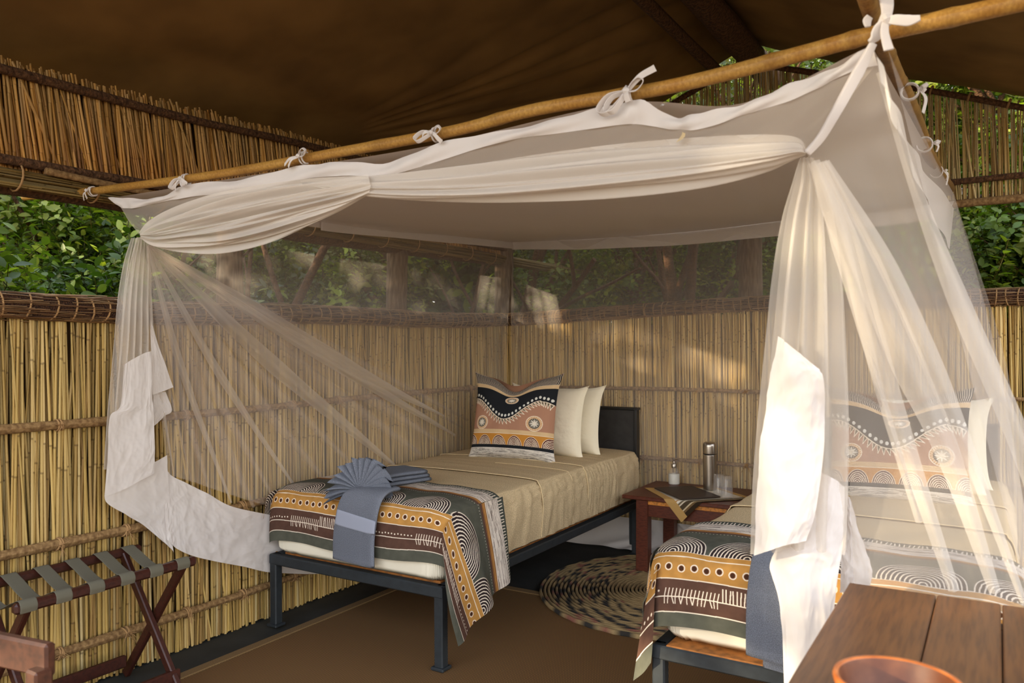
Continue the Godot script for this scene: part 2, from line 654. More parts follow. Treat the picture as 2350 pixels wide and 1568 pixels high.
func make_materials() -> void:
	var soft := noise_tex(0.012, 4, 3, [c8(205, 205, 205), c8(255, 255, 255)])
	var fine := noise_tex(0.06, 3, 4, [c8(190, 190, 190), c8(255, 255, 255)])
	var grain := noise_tex(0.02, 4, 9, [c8(176, 176, 176), c8(230, 230, 230), c8(255, 255, 255)], 512, 0.0, Vector2(1, 1))
	var crumple := noise_tex(0.014, 3, 21, [], 512, 5.0)
	var terry := noise_tex(0.12, 2, 22, [], 512, 8.0)
	M.reed = mat(Color.WHITE, 0.62, null, 1.0, true)
	M.bark = mat(c8(128, 92, 60), 0.95, noise_tex(0.03, 4, 31, [c8(90, 80, 72), c8(255, 250, 245)]), 3.0)
	M.bark.heightmap_enabled = true
	M.bark.heightmap_texture = noise_tex(0.02, 4, 32, [])
	M.bark.heightmap_scale = 0.8
	M.post = mat(c8(150, 128, 104), 0.95, noise_tex(0.02, 4, 33, [c8(110, 96, 82), c8(255, 250, 245)]), 2.2)
	M.post.uv1_scale = Vector3(5, 0.7, 5)
	M.rail = mat(c8(186, 156, 108), 0.85, noise_tex(0.02, 4, 34, [c8(130, 110, 90), c8(255, 250, 245)]), 4.0)
	M.twine = mat(c8(168, 132, 88), 0.95)
	M.roll = mat(c8(112, 74, 46), 1.0, noise_tex(0.05, 4, 35, [c8(60, 50, 45), c8(255, 245, 235)]), 5.0)
	M.roll.heightmap_enabled = true
	M.roll.heightmap_texture = noise_tex(0.04, 4, 36, [])
	M.roll.heightmap_scale = 1.2
	M.fibre = mat(Color.WHITE, 0.9, null, 1.0, true)
	M.added_backing = mat(c8(74, 52, 26), 1.0)  # dark sheet added behind reeds, stops sun leaks and darkens the gaps
	M.canvas = mat(c8(156, 120, 66), 0.95, noise_tex(0.006, 4, 40, [c8(180, 176, 170), c8(255, 255, 255)]), 0.5)
	M.floor = mat(c8(54, 56, 54), 0.8, soft, 0.6)
	M.earth = mat(c8(120, 98, 70), 1.0, noise_tex(0.02, 5, 41, [c8(110, 90, 70), c8(255, 245, 230)]), 0.5)
	M.sisal = mat(c8(255, 255, 255), 0.95, weave(c8(150, 110, 56), c8(48, 31, 13), 128, 8), 9.0)
	M.sisal_edge = mat(c8(142, 112, 70), 0.95, fine, 6.0)
	M.braid = mat(Color.WHITE, 0.95, fine, 8.0, true)
	M.bamboo = mat(Color.WHITE, 0.5, noise_tex(0.03, 4, 42, [c8(190, 172, 140), c8(255, 252, 240)]), 5.0, true)
	M.bamboo.clearcoat_enabled = true
	M.bamboo.clearcoat = 0.15
	M.bamboo.clearcoat_roughness = 0.4
	M.cotton = cloth(c8(236, 231, 228), 1.0, 0.55)
	M.cotton.normal_enabled = true
	M.cotton.normal_texture = crumple
	M.cotton.uv1_triplanar = true
	M.cotton.uv1_scale = Vector3.ONE * 1.3
	M.cotton.normal_scale = 0.5
	M.net_roof = cloth(c8(226, 216, 208), 0.93, 0.5)
	M.net_thin = cloth(c8(236, 226, 218), 0.25, 0.7)
	M.net_side = cloth(c8(232, 222, 210), 0.34, 0.7)
	M.net_pleat = cloth(c8(230, 218, 208), 0.2, 0.7)
	M.net_fold = cloth(c8(236, 229, 219), 0.42, 0.7)
	M.net_dense = cloth(c8(238, 231, 222), 0.72, 0.6)
	M.metal = mat(c8(40, 47, 52), 0.55, soft, 3.0)
	M.board = mat(c8(186, 118, 52), 0.7, grain, 2.0)
	M.mattress = cloth(c8(242, 236, 216), 1.0, 0.1)
	M.spread = cloth(c8(232, 208, 166), 1.0, 0.1)
	M.spread.albedo_texture = fine
	M.spread.uv1_triplanar = true
	M.spread.uv1_scale = Vector3.ONE * 4.0
	M.spread.normal_enabled = true
	M.spread.normal_texture = crumple
	M.spread.normal_scale = 0.25
	M.seam = mat(c8(226, 204, 160), 0.9)
	M.pillow = cloth(c8(250, 241, 216), 1.0, 0.1)
	M.pillow.normal_enabled = true
	M.pillow.normal_texture = crumple
	M.pillow.uv1_triplanar = true
	M.pillow.uv1_scale = Vector3.ONE * 4.0
	M.pillow.normal_scale = 0.6
	M.blanket = cloth(Color.WHITE, 1.0, 0.05)
	M.blanket.albedo_texture = blanket_print()
	M.cushion = cloth(Color.WHITE, 1.0, 0.05)
	M.cushion.albedo_texture = cushion_print()
	M.cushion_back = cloth(c8(176, 130, 104), 1.0, 0.05)
	M.towel = cloth(c8(154, 161, 176), 1.0, 0.05)
	M.towel.albedo_texture = noise_tex(0.09, 3, 61, [c8(150, 150, 150), c8(255, 255, 255)])
	M.towel.uv1_triplanar = true
	M.towel.uv1_scale = Vector3.ONE * 6.0
	M.towel.normal_enabled = true
	M.towel.normal_texture = terry
	M.towel.normal_scale = 1.0
	M.towel_band = cloth(c8(152, 158, 174), 1.0, 0.05)
	M.headboard = mat(c8(58, 56, 54), 0.75, soft, 2.0)
	M.wood_red = mat(c8(104, 48, 28), 0.42, grain, 2.0)
	M.wood_red.uv1_scale = Vector3(2.5, 9, 9)
	M.wood_gold = mat(c8(232, 150, 62), 0.5, grain, 4.0)
	M.wood_rack = mat(c8(70, 32, 22), 0.45, grain, 5.0)
	M.wood_chair = mat(c8(88, 49, 30), 0.5, grain, 3.0)
	M.desk = mat(c8(112, 71, 32), 0.42, noise_tex(0.02, 5, 50, [c8(186, 176, 168), c8(232, 228, 224), c8(255, 255, 255)]), 1.6)
	M.desk.uv1_scale = Vector3(7, 7, 0.5)
	M.webbing = mat(c8(116, 112, 95), 0.95, weave(c8(255, 255, 255), c8(190, 190, 190), 64, 4), 30.0)
	M.bowl = mat(c8(222, 132, 66), 0.38, noise_tex(0.01, 3, 51, [c8(200, 180, 170), c8(255, 255, 255)]), 4.0)
	M.bowl_in_shade = mat(c8(132, 78, 44), 0.5, noise_tex(0.01, 3, 52, [c8(180, 160, 150), c8(255, 255, 255)]), 4.0)  # shade inside the bowl, put into the colour as darker brown
	M.steel = mat(c8(186, 178, 168), 0.28)
	M.steel.metallic = 1.0
	M.black = mat(c8(34, 32, 30), 0.4)
	M.soap = mat(c8(226, 224, 212), 0.35)
	M.glass = mat(Color(1, 1, 1, 0.06), 0.04)
	M.glass.transparency = BaseMaterial3D.TRANSPARENCY_ALPHA
	M.folder = mat(c8(72, 56, 44), 0.6, fine, 4.0)
	M.tcloth = cloth(Color.WHITE, 1.0, 0.1)
	M.tcloth.albedo_texture = table_cloth_print()
	M.leaf = mat(Color.WHITE, 0.5, null, 1.0, true)
	M.leaf.backlight_enabled = true
	M.leaf.backlight = Color(0.9, 0.97, 0.5)
	M.cut = mat(c8(196, 188, 178), 0.9)


# ---------------------------------------------------------------- reeds
var straw := [Color(0.62, 0.43, 0.14), Color(0.52, 0.35, 0.10), Color(0.68, 0.51, 0.20), Color(0.44, 0.28, 0.08), Color(0.60, 0.42, 0.16), Color(0.33, 0.20, 0.06), Color(0.74, 0.58, 0.28)]
var warm := Color.WHITE


func add_reed(b: MB, foot: Vector3, top: Vector3, r: float, tint: Color, sides := 5, nodes := 3, bend := 0.006) -> void:
	var path := PackedVector3Array()
	var radii := []
	var cols := []
	var side := (top - foot).cross(Vector3(rng.randf_range(-1, 1), 0.1, rng.randf_range(-1, 1))).normalized() * rng.randf_range(-bend, bend)
	var at := func(t: float) -> Vector3: return foot.lerp(top, t) + side * sin(PI * t)
	path.append(foot)
	radii.append(r)
	cols.append(tint)
	var shade := tint
	for k in nodes:
		var t := (k + rng.randf_range(0.25, 0.75)) / nodes
		var rr := r * lerpf(1.0, 0.72, t)
		for s in 3:
			path.append((at as Callable).call(t + (s - 1) * 0.004))
			radii.append(rr * (1.16 if s == 1 else 1.0))
			cols.append(shade if s != 1 else shade * Color(0.38, 0.34, 0.3))
		shade = tint.lerp(straw[rng.randi() % straw.size()], 0.3)
	path.append(top)
	radii.append(r * 0.7)
	cols.append(shade)
	b.tube(path, radii, sides, true, cols)
	b.col = Color.WHITE


func tint_of(k: float) -> Color:
	var c: Color = straw[rng.randi() % straw.size()]
	return c * warm * Color(k, k, k) * rng.randf_range(0.62, 1.18)


# a fence of reeds from a to b (feet), reaching y0 to y1; n points into the room. Singles are parts, the rest one mass.
func reed_wall(root: Node3D, a: Vector3, b: Vector3, y0: Callable, y1: Callable, n: Vector3, pitch: float, radius: float, singles: int, lean: float, tone := 1.0, layers := 2, nodes := 3, skip_share := 0.0, slant := 0.0) -> void:
	var along := (b - a).normalized()
	var length := (b - a).length()
	var mass := MB.new()
	var count := int(length / pitch)
	var shapes := []
	for k in 18:
		var m := MB.new()
		add_reed(m, Vector3.ZERO, Vector3(0, 1, 0), 1.0, tint_of(tone), 5, nodes, 0.6)
		shapes.append(m)
	var meshes := []
	var made := 0
	for layer in layers:
		for i in count:
			if layer > 0 and rng.randf() < skip_share:
				continue
			var s := (i + rng.randf_range(-0.35, 0.35)) * pitch
			var r := radius * rng.randf_range(0.68, 1.28)
			var depth := 0.0 - layer * radius * 2.3 + rng.randf_range(-0.5, 0.6) * radius
			var lo: float = y0.call(s)
			var hi: float = y1.call(s)
			var tilt := slant + rng.randfn(0.0, lean)
			if rng.randf() < 0.07:
				tilt *= 3.0
			var foot := a + along * s + n * depth + Vector3(0, lo + rng.randf_range(0.0, 0.012), 0)
			var top := a + along * (s + tilt * (hi - lo)) + n * (depth + rng.randf_range(-0.004, 0.004)) + Vector3(0, hi + rng.randf_range(-0.02, 0.01), 0)
			if layer == 0 and made < singles:
				# a reed of its own, one of eighteen shapes stretched to this length
				var k := rng.randi() % 18
				while meshes.size() < 18:
					var sm := MB.new()
					add_reed(sm, Vector3.ZERO, Vector3(0, hi - lo, 0), radius * rng.randf_range(0.8, 1.2), tint_of(tone), 5, nodes)
					meshes.append(sm.mesh())
				var y := (top - foot)
				var x := n.cross(y).normalized()
				var yn := y.normalized()
				var basis := Basis(x, yn, x.cross(yn)).rotated(yn, rng.randf() * TAU)
				var f := y.length() / (meshes[k] as ArrayMesh).get_aabb().size.y
				basis = Basis(basis.x, basis.y * f, basis.z)
				obj("reed", meshes[k], M.reed, root, Transform3D(basis, foot))
				made += 1
			else:
				add_reed(mass, foot, top, r, tint_of(tone * (1.0 if layer == 0 else 0.85)), 4, nodes)
	stuffed(obj("reed_mass", mass.mesh(), M.reed, root))


func pole_mesh(p: PackedVector3Array, r0: float, r1: float, sides := 10, wob := 0.06, n := 24) -> MB:
	var b := MB.new()
	var path := spline(p, n)
	var radii := []
	for i in n:
		radii.append(lerpf(r0, r1, float(i) / (n - 1)) * (1.0 + rng.randf_range(-wob, wob)))
	b.tube(path, radii, sides)
	return b


func rail(root: Node3D, p: PackedVector3Array, r: float, n: Vector3, ties: Array) -> void:
	var o := obj("rail", pole_mesh(p, r, r * 0.8, 8, 0.12, 30).mesh(), M.rail, root)
	for t in ties:
		var b := MB.new()
		var at := spline_at(p, t)
		var d := (spline_at(p, minf(t + 0.02, 1.0)) - spline_at(p, maxf(t - 0.02, 0.0))).normalized()
		for k in 3:
			add_ring(b, at + d * (k - 1) * 0.007, (d + Vector3(0, rng.randf_range(-0.4, 0.4), 0)).normalized(), r * 1.12, 0.0035, 10)
		for k in 6:
			var q := at + n * r * 1.2 + d * rng.randf_range(-0.01, 0.01)
			b.tube(P([q.x, q.y, q.z, q.x + n.x * 0.012 + d.x * rng.randf_range(-0.03, 0.03), q.y + rng.randf_range(-0.05, 0.015), q.z + n.z * 0.012 + d.z * rng.randf_range(-0.03, 0.03)]), [0.002, 0.001], 4)
		obj("tie", b.mesh(), M.twine, o)


# a bundle of brush bound with twine along the top of a fence
func top_roll(root: Node3D, p: PackedVector3Array, r: float, wraps: int, fibres: int) -> void:
	var b := pole_mesh(p, r, r, 14, 0.07, 60)
	var o := obj("brush_roll", b.mesh(), M.roll, root)
	var f := MB.new()
	for k in fibres:
		var t := rng.randf() * 0.96
		var a := spline_at(p, t)
		var e := spline_at(p, minf(1.0, t + 0.02 + rng.randf() * 0.03))
		var d := (e - a).normalized()
		var s := d.cross(Vector3.UP).normalized()
		var ang := rng.randf() * TAU
		var ang2 := ang + rng.randf_range(-0.22, 0.22)
		var o1 := (s * cos(ang) + Vector3.UP * sin(ang)) * r * rng.randf_range(0.98, 1.08)
		var o2 := (s * cos(ang2) + Vector3.UP * sin(ang2)) * r * rng.randf_range(0.98, 1.12 if rng.randf() < 0.9 else 1.4)
		f.col = Color(0.26, 0.13, 0.06).lerp(Color(0.55, 0.36, 0.18), rng.randf())
		f.tube(PackedVector3Array([a + o1, (a + e) * 0.5 + (o1 + o2) * 0.53, e + o2]), [rng.randf_range(0.0012, 0.003)], 3, false)
	f.col = Color.WHITE
	stuffed(obj("brush_strands", f.mesh(), M.fibre, o))
	for k in wraps:
		var t := (k + rng.randf_range(0.2, 0.8)) / wraps
		var d := (spline_at(p, minf(t + 0.01, 1.0)) - spline_at(p, maxf(t - 0.01, 0.0))).normalized()
		d = (d + Vector3(0, rng.randf_range(-0.15, 0.15), 0) + d.cross(Vector3.UP) * rng.randf_range(-0.25, 0.25)).normalized()
		obj("twine_wrap", ring(spline_at(p, t), d, r * 1.06, 0.0035, 14).mesh(), M.twine, o)


func build_shell() -> void:
	var b := MB.new()
	b.box(Vector3(0, -0.35, 0), Vector3(60, 0.4, 60), 0.01)
	tag(obj("ground", b.mesh(), M.earth), "bare brown earth around the open tent", "ground", "", "structure")
	b = MB.new()
	b.box(Vector3(-1.28, -0.08, -2.0), Vector3(3.8, 0.16, 5.9), 0.01)
	tag(obj("floor", b.mesh(), M.floor), "dark grey smooth floor between the reed walls", "floor", "", "structure")

	# low reed walls
	var zero := func(_s): return 0.0
	var left := thing("wall_left", "waist-high golden reed fence on the left with a brush roll along its top", "wall", Vector3.ZERO, "", "structure")
	reed_wall(left, Vector3(-2.975, 0, -1.3), Vector3(-2.975, 0, -4.68), zero, func(_s): return 1.45, Vector3.RIGHT, 0.0108, 0.0060, 300, 0.027, 0.97, 3, 4)
	reed_wall(left, Vector3(-2.975, 0, -0.3), Vector3(-2.975, 0, -1.3), zero, func(_s): return 1.45, Vector3.RIGHT, 0.0112, 0.0064, 0, 0.018, 1.0, 3, 3)
	b = MB.new()
	b.box(Vector3(-3.03, 0.71, -2.5), Vector3(0.012, 1.42, 4.3), 0.003)
	obj("added_backing", b.mesh(), M.added_backing, left)  # added sheet, keeps the low sun from leaking between the reeds
	for q in [[1.014, 0.018], [0.575, 0.02], [0.172, 0.019]]:
		rail(left, PackedVector3Array([Vector3(-2.945, q[0] + 0.005, -0.35), Vector3(-2.95, q[0], -1.5), Vector3(-2.945, q[0] - 0.006, -2.4), Vector3(-2.95, q[0] + 0.004, -3.4), Vector3(-2.945, q[0], -4.62)]), q[1], Vector3.RIGHT, [0.27, 0.34, 0.42, 0.5, 0.58, 0.66, 0.74, 0.83, 0.92])
	top_roll(left, P([-2.965, 1.45, -0.3, -2.965, 1.46, -1.0, -2.96, 1.44, -2.0, -2.965, 1.462, -3.0, -2.96, 1.455, -3.9, -2.965, 1.475, -4.66]), 0.043, 72, 1300)

	var back := thing("wall_back", "waist-high pale reed fence behind the two beds", "wall", Vector3.ZERO, "", "structure")
	reed_wall(back, Vector3(-2.99, 0, -4.675), Vector3(0.62, 0, -4.675), zero, func(_s): return 1.49, Vector3.BACK, 0.0084, 0.0050, 200, 0.014, 1.38, 3, 4)
	for q in [[1.013, 0.012], [0.578, 0.013]]:
		rail(back, PackedVector3Array([Vector3(-2.95, q[0] - 0.01, -4.655), Vector3(-1.8, q[0] + 0.004, -4.655), Vector3(-0.8, q[0], -4.65), Vector3(0.6, q[0], -4.655)]), q[1], Vector3.BACK, [0.06, 0.2, 0.3, 0.42, 0.52, 0.62, 0.74, 0.9])
	top_roll(back, P([-2.98, 1.475, -4.67, -2.5, 1.487, -4.665, -1.8, 1.515, -4.67, -1.0, 1.535, -4.665, -0.2, 1.525, -4.67, 0.62, 1.53, -4.665]), 0.04, 80, 1100)
	b = MB.new()
	b.box(Vector3(-1.2, 0.71, -4.73), Vector3(3.7, 1.42, 0.012), 0.003)
	obj("added_backing", b.mesh(), M.added_backing, back)  # added dark sheet behind the reeds against light leaks

	# the upper screen over the left opening, bound to eave poles
	var up := thing("wall_left_upper", "slanting reed screen hung under the canvas on the left", "wall", Vector3.ZERO, "", "structure")
	warm = Color(0.80, 0.54, 0.30)
	reed_wall(up, Vector3(-3.09, 0, -1.2), Vector3(-3.09, 0, -4.95), func(_s): return 1.95, func(q): return 2.352 + 0.027 * minf(q, 1.9), Vector3.RIGHT, 0.0104, 0.0062, 300, 0.03, 1.0, 3, 2, 0.0, -0.13)
	reed_wall(up, Vector3(-3.09, 0, -0.3), Vector3(-3.09, 0, -1.2), func(_s): return 1.95, func(_s): return 2.385, Vector3.RIGHT, 0.012, 0.007, 0, 0.03, 1.0, 2, 2, 0.0, -0.13)
	warm = Color.WHITE
	b = MB.new()
	b.box(Vector3(-3.135, 2.16, -2.6), Vector3(0.012, 0.40, 4.6), 0.003)
	obj("added_backing", b.mesh(), M.added_backing, up)  # added dark sheet, stops light coming through the upper screen
	obj("top_pole", pole_mesh(P([-3.07, 2.30, -0.3, -3.07, 2.314, -1.45, -3.07, 2.318, -2.2, -3.07, 2.356, -3.1, -3.07, 2.365, -4.95]), 0.018, 0.016).mesh(), M.bark, up)
	obj("eave_pole", pole_mesh(P([-3.06, 2.0, -0.3, -3.06, 1.985, -1.45, -3.06, 1.99, -2.0, -3.06, 2.0, -3.3, -3.06, 2.0, -4.95]), 0.018, 0.017).mesh(), M.bark, up)
	obj("eave_stick", pole_mesh(P([-3.03, 1.962, -1.58, -3.03, 1.955, -1.75, -3.03, 1.945, -2.05]), 0.014, 0.012).mesh(), M.rail, up)
	# the eave bundle: thin reeds tied lengthwise
	var eb := MB.new()
	for k in 46:
		var a := rng.randf() * TAU
		var rr := sqrt(rng.randf()) * 0.036
		var o := Vector3(cos(a) * rr, sin(a) * rr * 0.9, 0)
		var z := -0.3
		while z > -4.9:
			var l := rng.randf_range(0.9, 1.8)
			add_reed(eb, Vector3(-3.08, 1.925, z) + o, Vector3(-3.08, 1.925 + rng.randf_range(-0.01, 0.01), z - l) + o, 0.005, tint_of(0.45), 4, 2)
			z -= l * rng.randf_range(0.8, 1.0)
	var bundle := stuffed(obj("eave_reeds", eb.mesh(), M.reed, up))
	for k in 12:
		obj("twine_wrap", ring(Vector3(-3.08, 1.928, -1.5 - k * 0.29), Vector3(0, 0.1, 1).normalized(), 0.05, 0.004).mesh(), M.twine, bundle)
	obj("eave_beam", pole_mesh(P([-3.16, 1.93, -0.3, -3.16, 1.92, -2.0, -3.15, 1.9, -3.0, -3.15, 1.93, -4.9]), 0.05, 0.045).mesh(), M.bark, up)

	# the gable screen at the back, under the slopes of the canvas
	var gab := thing("wall_back_upper", "thin reed gable screen with light between its reeds under the canvas", "wall", Vector3.ZERO, "", "structure")
	var gl2 := func(s): return 3.06 - absf(s - 1.8) * 0.372 + 0.012 * sin(s * 40.0) + (0.05 if absf(s - 1.66) < 0.07 else 0.0)
	reed_wall(gab, Vector3(-3.1, 0, -4.9), Vector3(0.62, 0, -4.9), func(_s): return 2.03, gl2, Vector3.BACK, 0.0105, 0.0052, 0, 0.02, 0.9, 1, 2)
	reed_wall(gab, Vector3(-3.1, 0, -4.915), Vector3(0.62, 0, -4.915), func(_s): return 2.03, gl2, Vector3.BACK, 0.016, 0.0052, 0, 0.03, 0.8, 1, 2)
	obj("bottom_pole", pole_mesh(P([-3.15, 2.03, -4.87, -1.5, 2.04, -4.87, 0.65, 2.05, -4.87]), 0.024, 0.022).mesh(), M.rail, gab)
	obj("middle_pole", pole_mesh(P([-0.35, 2.165, -4.875, 0.1, 2.168, -4.875, 0.65, 2.16, -4.875]), 0.017, 0.015).mesh(), M.bark, gab)
	obj("slope_pole", pole_mesh(P([-1.3, 3.03, -4.88, -0.42, 2.725, -4.88, 0.12, 2.52, -4.88, 0.62, 2.33, -4.88]), 0.018, 0.015).mesh(), M.bark, gab)
	obj("slope_pole", pole_mesh(P([-1.36, 3.03, -4.88, -2.0, 2.78, -4.88, -3.1, 2.38, -4.88]), 0.018, 0.015).mesh(), M.bark, gab)
	for x in [-0.3, -0.12, 0.06]:
		obj("twine_wrap", ring(Vector3(x, 2.685 - (x + 0.3) * 0.37, -4.88), Vector3(1, -0.37, 0).normalized(), 0.022, 0.006).mesh(), M.twine, gab)
	obj("back_eave_beam", pole_mesh(P([-3.15, 2.06, -4.97, -1.5, 2.07, -4.97, 0.65, 2.07, -4.97]), 0.03, 0.03).mesh(), M.bark, gab)

	# the canvas roof: two slopes with thickness, sagging a little between ridge and eaves
	var creases := [[-0.34, 0.03, 0.03], [-0.46, 0.022, 0.026], [-0.60, 0.03, 0.03], [-0.78, 0.04, 0.018], [-0.10, 0.05, 0.012]]
	var top := func(x: float, z: float) -> float:
		var y := 3.2 - absf(x + 1.29) * 0.385 - 0.05 * sin(PI * clampf(absf(x + 1.29) / 1.8, 0, 1)) + 0.006 * sin((x * 1.3 + z) * 7.0)
		if x < -1.29:
			var dx := x + 3.25
			var dz := z + 3.15
			var far := sqrt(dx * dx + dz * dz)
			var th := atan2(dz, maxf(dx, 0.02))
			for q in creases:
				y += q[2] * exp(-pow((th - q[0]) / q[1], 2.0)) * smoothstep(0.2, 0.7, far) * smoothstep(2.6, 1.6, far)
		return y
	var cb := MB.new()
	for layer in 2:
		for sgn in [-1.0, 1.0]:
			var pts := PackedVector3Array()
			for j in 261:
				for i in 91:
					var x: float = -1.29 + sgn * 2.05 * i / 90.0
					var z := 0.1 - 5.06 * j / 260.0
					pts.append(Vector3(x, (top as Callable).call(x, z) - 0.02 * layer, z))
			cb.grid(pts, 91, PackedVector2Array(), (sgn > 0) != (layer == 1))
	tag(obj("ceiling", cb.mesh(), M.canvas), "dark olive-brown canvas tent roof sloping both ways from the ridge", "tent roof", "", "structure")

	var rp := obj("ridge_pole", pole_mesh(P([-1.29, 3.08, 0.1, -1.29, 3.08, -2.5, -1.29, 3.09, -5.42]), 0.085, 0.08, 16, 0.05).mesh(), M.bark)
	tag(rp, "thick dark log carrying the ridge of the canvas roof", "log")
	var pp := obj("purlin_pole", pole_mesh(P([-1.47, 2.99, 0.1, -1.47, 2.99, -2.5, -1.46, 2.98, -4.95]), 0.035, 0.035, 10, 0.08).mesh(), M.bark)
	tag(pp, "thinner dark pole running beside the ridge log", "pole")

	# posts outside the walls
	var k := 0
	for q in [[Vector3(-3.17, 0, -2.52), 0.066, 0.004, "grey weathered post rising behind the left fence nearest the knotted curtain"], [Vector3(-3.17, 0, -3.75), 0.07, -0.03, "sun-struck post behind the left fence, second one along"], [Vector3(-3.1, 0, -4.9), 0.075, 0.0, "shaded post in the far corner of the tent"], [Vector3(-1.31, 0, -4.95), 0.078, 0.0, "single thick post behind the back fence between the beds"]]:
		var at: Vector3 = q[0]
		var o := obj("timber_post", pole_mesh(PackedVector3Array([at, at + Vector3(0.002, 0.9, 0.002), at + Vector3(0, 1.5, q[2] * 0.3), at + Vector3(0, 2.04, q[2])]), q[1], q[1] * 0.92, 18, 0.035, 26).mesh(), M.post)
		tag(o, q[3], "post")
		k += 1


func build_rugs() -> void:
	var t := thing("sisal_rug", "large brown woven sisal rug with a paler border under the beds", "rug")
	var b := MB.new()
	b.box(Vector3(-1.27, 0.006, -1.42), Vector3(2.85, 0.012, 4.15), 0.003)
	obj("weave", b.mesh(), M.sisal, t)
	b = MB.new()
	b.box(Vector3(-2.722, 0.008, -1.42), Vector3(0.05, 0.014, 4.25), 0.003)
	b.box(Vector3(-1.27, 0.008, -3.52), Vector3(2.85, 0.014, 0.05), 0.003)
	b.box(Vector3(0.18, 0.008, -1.42), Vector3(0.05, 0.014, 4.25), 0.003)
	obj("border", b.mesh(), M.sisal_edge, t)
	# the braided rug: rings laid side by side, dark flecks on its outer half
	b = MB.new()
	var o := Vector3(-1.44, 0, -3.87)
	var R := 0.68
	var n := 33
	for k in n:
		var r := R * (k + 0.6) / n
		var path := PackedVector3Array()
		var cols := []
		var steps := int(26 + 90.0 * r / R)
		var phase := rng.randf() * 9.0
		for i in steps + 1:
			var a := TAU * i / steps
			path.append(o + Vector3(cos(a) * r, 0.021 + 0.002 * sin(i * 2.1 + k), sin(a) * r))
			var c := Color(0.40, 0.28, 0.13) * rng.randf_range(0.8, 1.15)
			if k > 14 and sin(a * 22.0 + k * 1.9 + phase * 0.2) > 0.35 and (k % 8) < 6:
				c = Color(0.035, 0.03, 0.025)
			elif k > 14 and rng.randf() < 0.12:
				c = Color(0.3, 0.12, 0.08)
			cols.append(c)
		b.tube(path, [R / n * 0.55], 6, false, cols, 0.7, Vector3.UP)
	var rr := obj("braided_rug", b.mesh(), M.braid)
	tag(rr, "round braided grass rug flecked with black between the two beds", "rug")


# ---------------------------------------------------------------- cloth slabs and pillows
# a soft flat band along a path: half width w, half thickness t, across direction ref
func band(b: MB, path: PackedVector3Array, w: Array, t: float, ref: Vector3, n := 0) -> void:
	if n > 0:
		path = spline(path, n)
	var k := path.size()
	var sect := 16
	var base := b.v.size()
	var run := 0.0
	for i in k:
		var d := (path[mini(i + 1, k - 1)] - path[maxi(i - 1, 0)]).normalized()
		var x := (ref - d * ref.dot(d)).normalized()
		var y := d.cross(x)
		if i:
			run += path[i].distance_to(path[i - 1])
		var f := float(i) / (k - 1) * (w.size() - 1)
		var ww: float = lerpf(w[int(f)], w[mini(int(f) + 1, w.size() - 1)], f - int(f))
		for j in sect + 1:
			var a := TAU * j / sect
			var cx := signf(cos(a)) * pow(absf(cos(a)), 0.35)
			var cy := signf(sin(a)) * pow(absf(sin(a)), 0.6)
			b.vert(path[i] + x * cx * ww + y * cy * t, Vector2(cx * ww, run))
	for i in k - 1:
		for j in sect:
			var p := base + i * (sect + 1) + j
			b.tri(p, p + sect + 1, p + 1)
			b.tri(p + 1, p + sect + 1, p + sect + 2)
	for q in [0, k - 1]:
		var m := b.vert(path[q])
		for j in sect:
			var a: int = base + q * (sect + 1) + j
			if q == 0:
				b.tri(m, a, a + 1)
			else:
				b.tri(m, a + 1, a)


# one face of a pillow of half size (w, h) and half thickness t in the xy plane; s = +1 front, -1 back
func pillow_face(w: float, h: float, t: float, s: float, dip: float, sag: float, seed_: int) -> ArrayMesh:
	var n := FastNoiseLite.new()
	n.seed = seed_
	n.frequency = 2.2
	var N := 41
	var pts := PackedVector3Array()
	var uvs := PackedVector2Array()
	for j in N:
		for i in N:
			var u := -1.0 + 2.0 * i / (N - 1)
			var q := -1.0 + 2.0 * j / (N - 1)
			var x := u * w * (1.0 - 0.055 * (1.0 - q * q))
			var y := q * h * (1.0 - 0.045 * (1.0 - u * u))
			var body := pow(maxf(0.0, 1.0 - u * u), 0.46) * pow(maxf(0.0, 1.0 - q * q), 0.46)
			var z := t * body * (1.0 - 0.22 * q * sag)
			var chop := exp(-pow(u / 0.42, 2.0)) * maxf(0.0, q - 0.25) / 0.75
			y -= dip * chop
			z *= 1.0 - 0.55 * chop * signf(dip)
			var horn := pow(absf(u), 8.0) * pow(absf(q), 8.0)
			x += signf(u) * horn * 0.022
			y += signf(q) * horn * 0.022
			z += n.get_noise_2d(x * 3.0, y * 3.0) * 0.012 * body
			if dip > 0.0:
				z += 0.02 * chop * s
			pts.append(Vector3(x, y, s * z))
			uvs.append(Vector2((u + 1) * 0.5 if s > 0 else 0.5 - u * 0.5, 1.0 - (q + 1) * 0.5))
	var b := MB.new()
	b.grid(pts, N, uvs, s > 0)
	return b.mesh()


func lean(at: Vector3, yaw: float, back: float, roll := 0.0) -> Transform3D:
	return Transform3D(Basis(Vector3.UP, yaw) * Basis(Vector3.RIGHT, -back) * Basis(Vector3.BACK, roll), at)


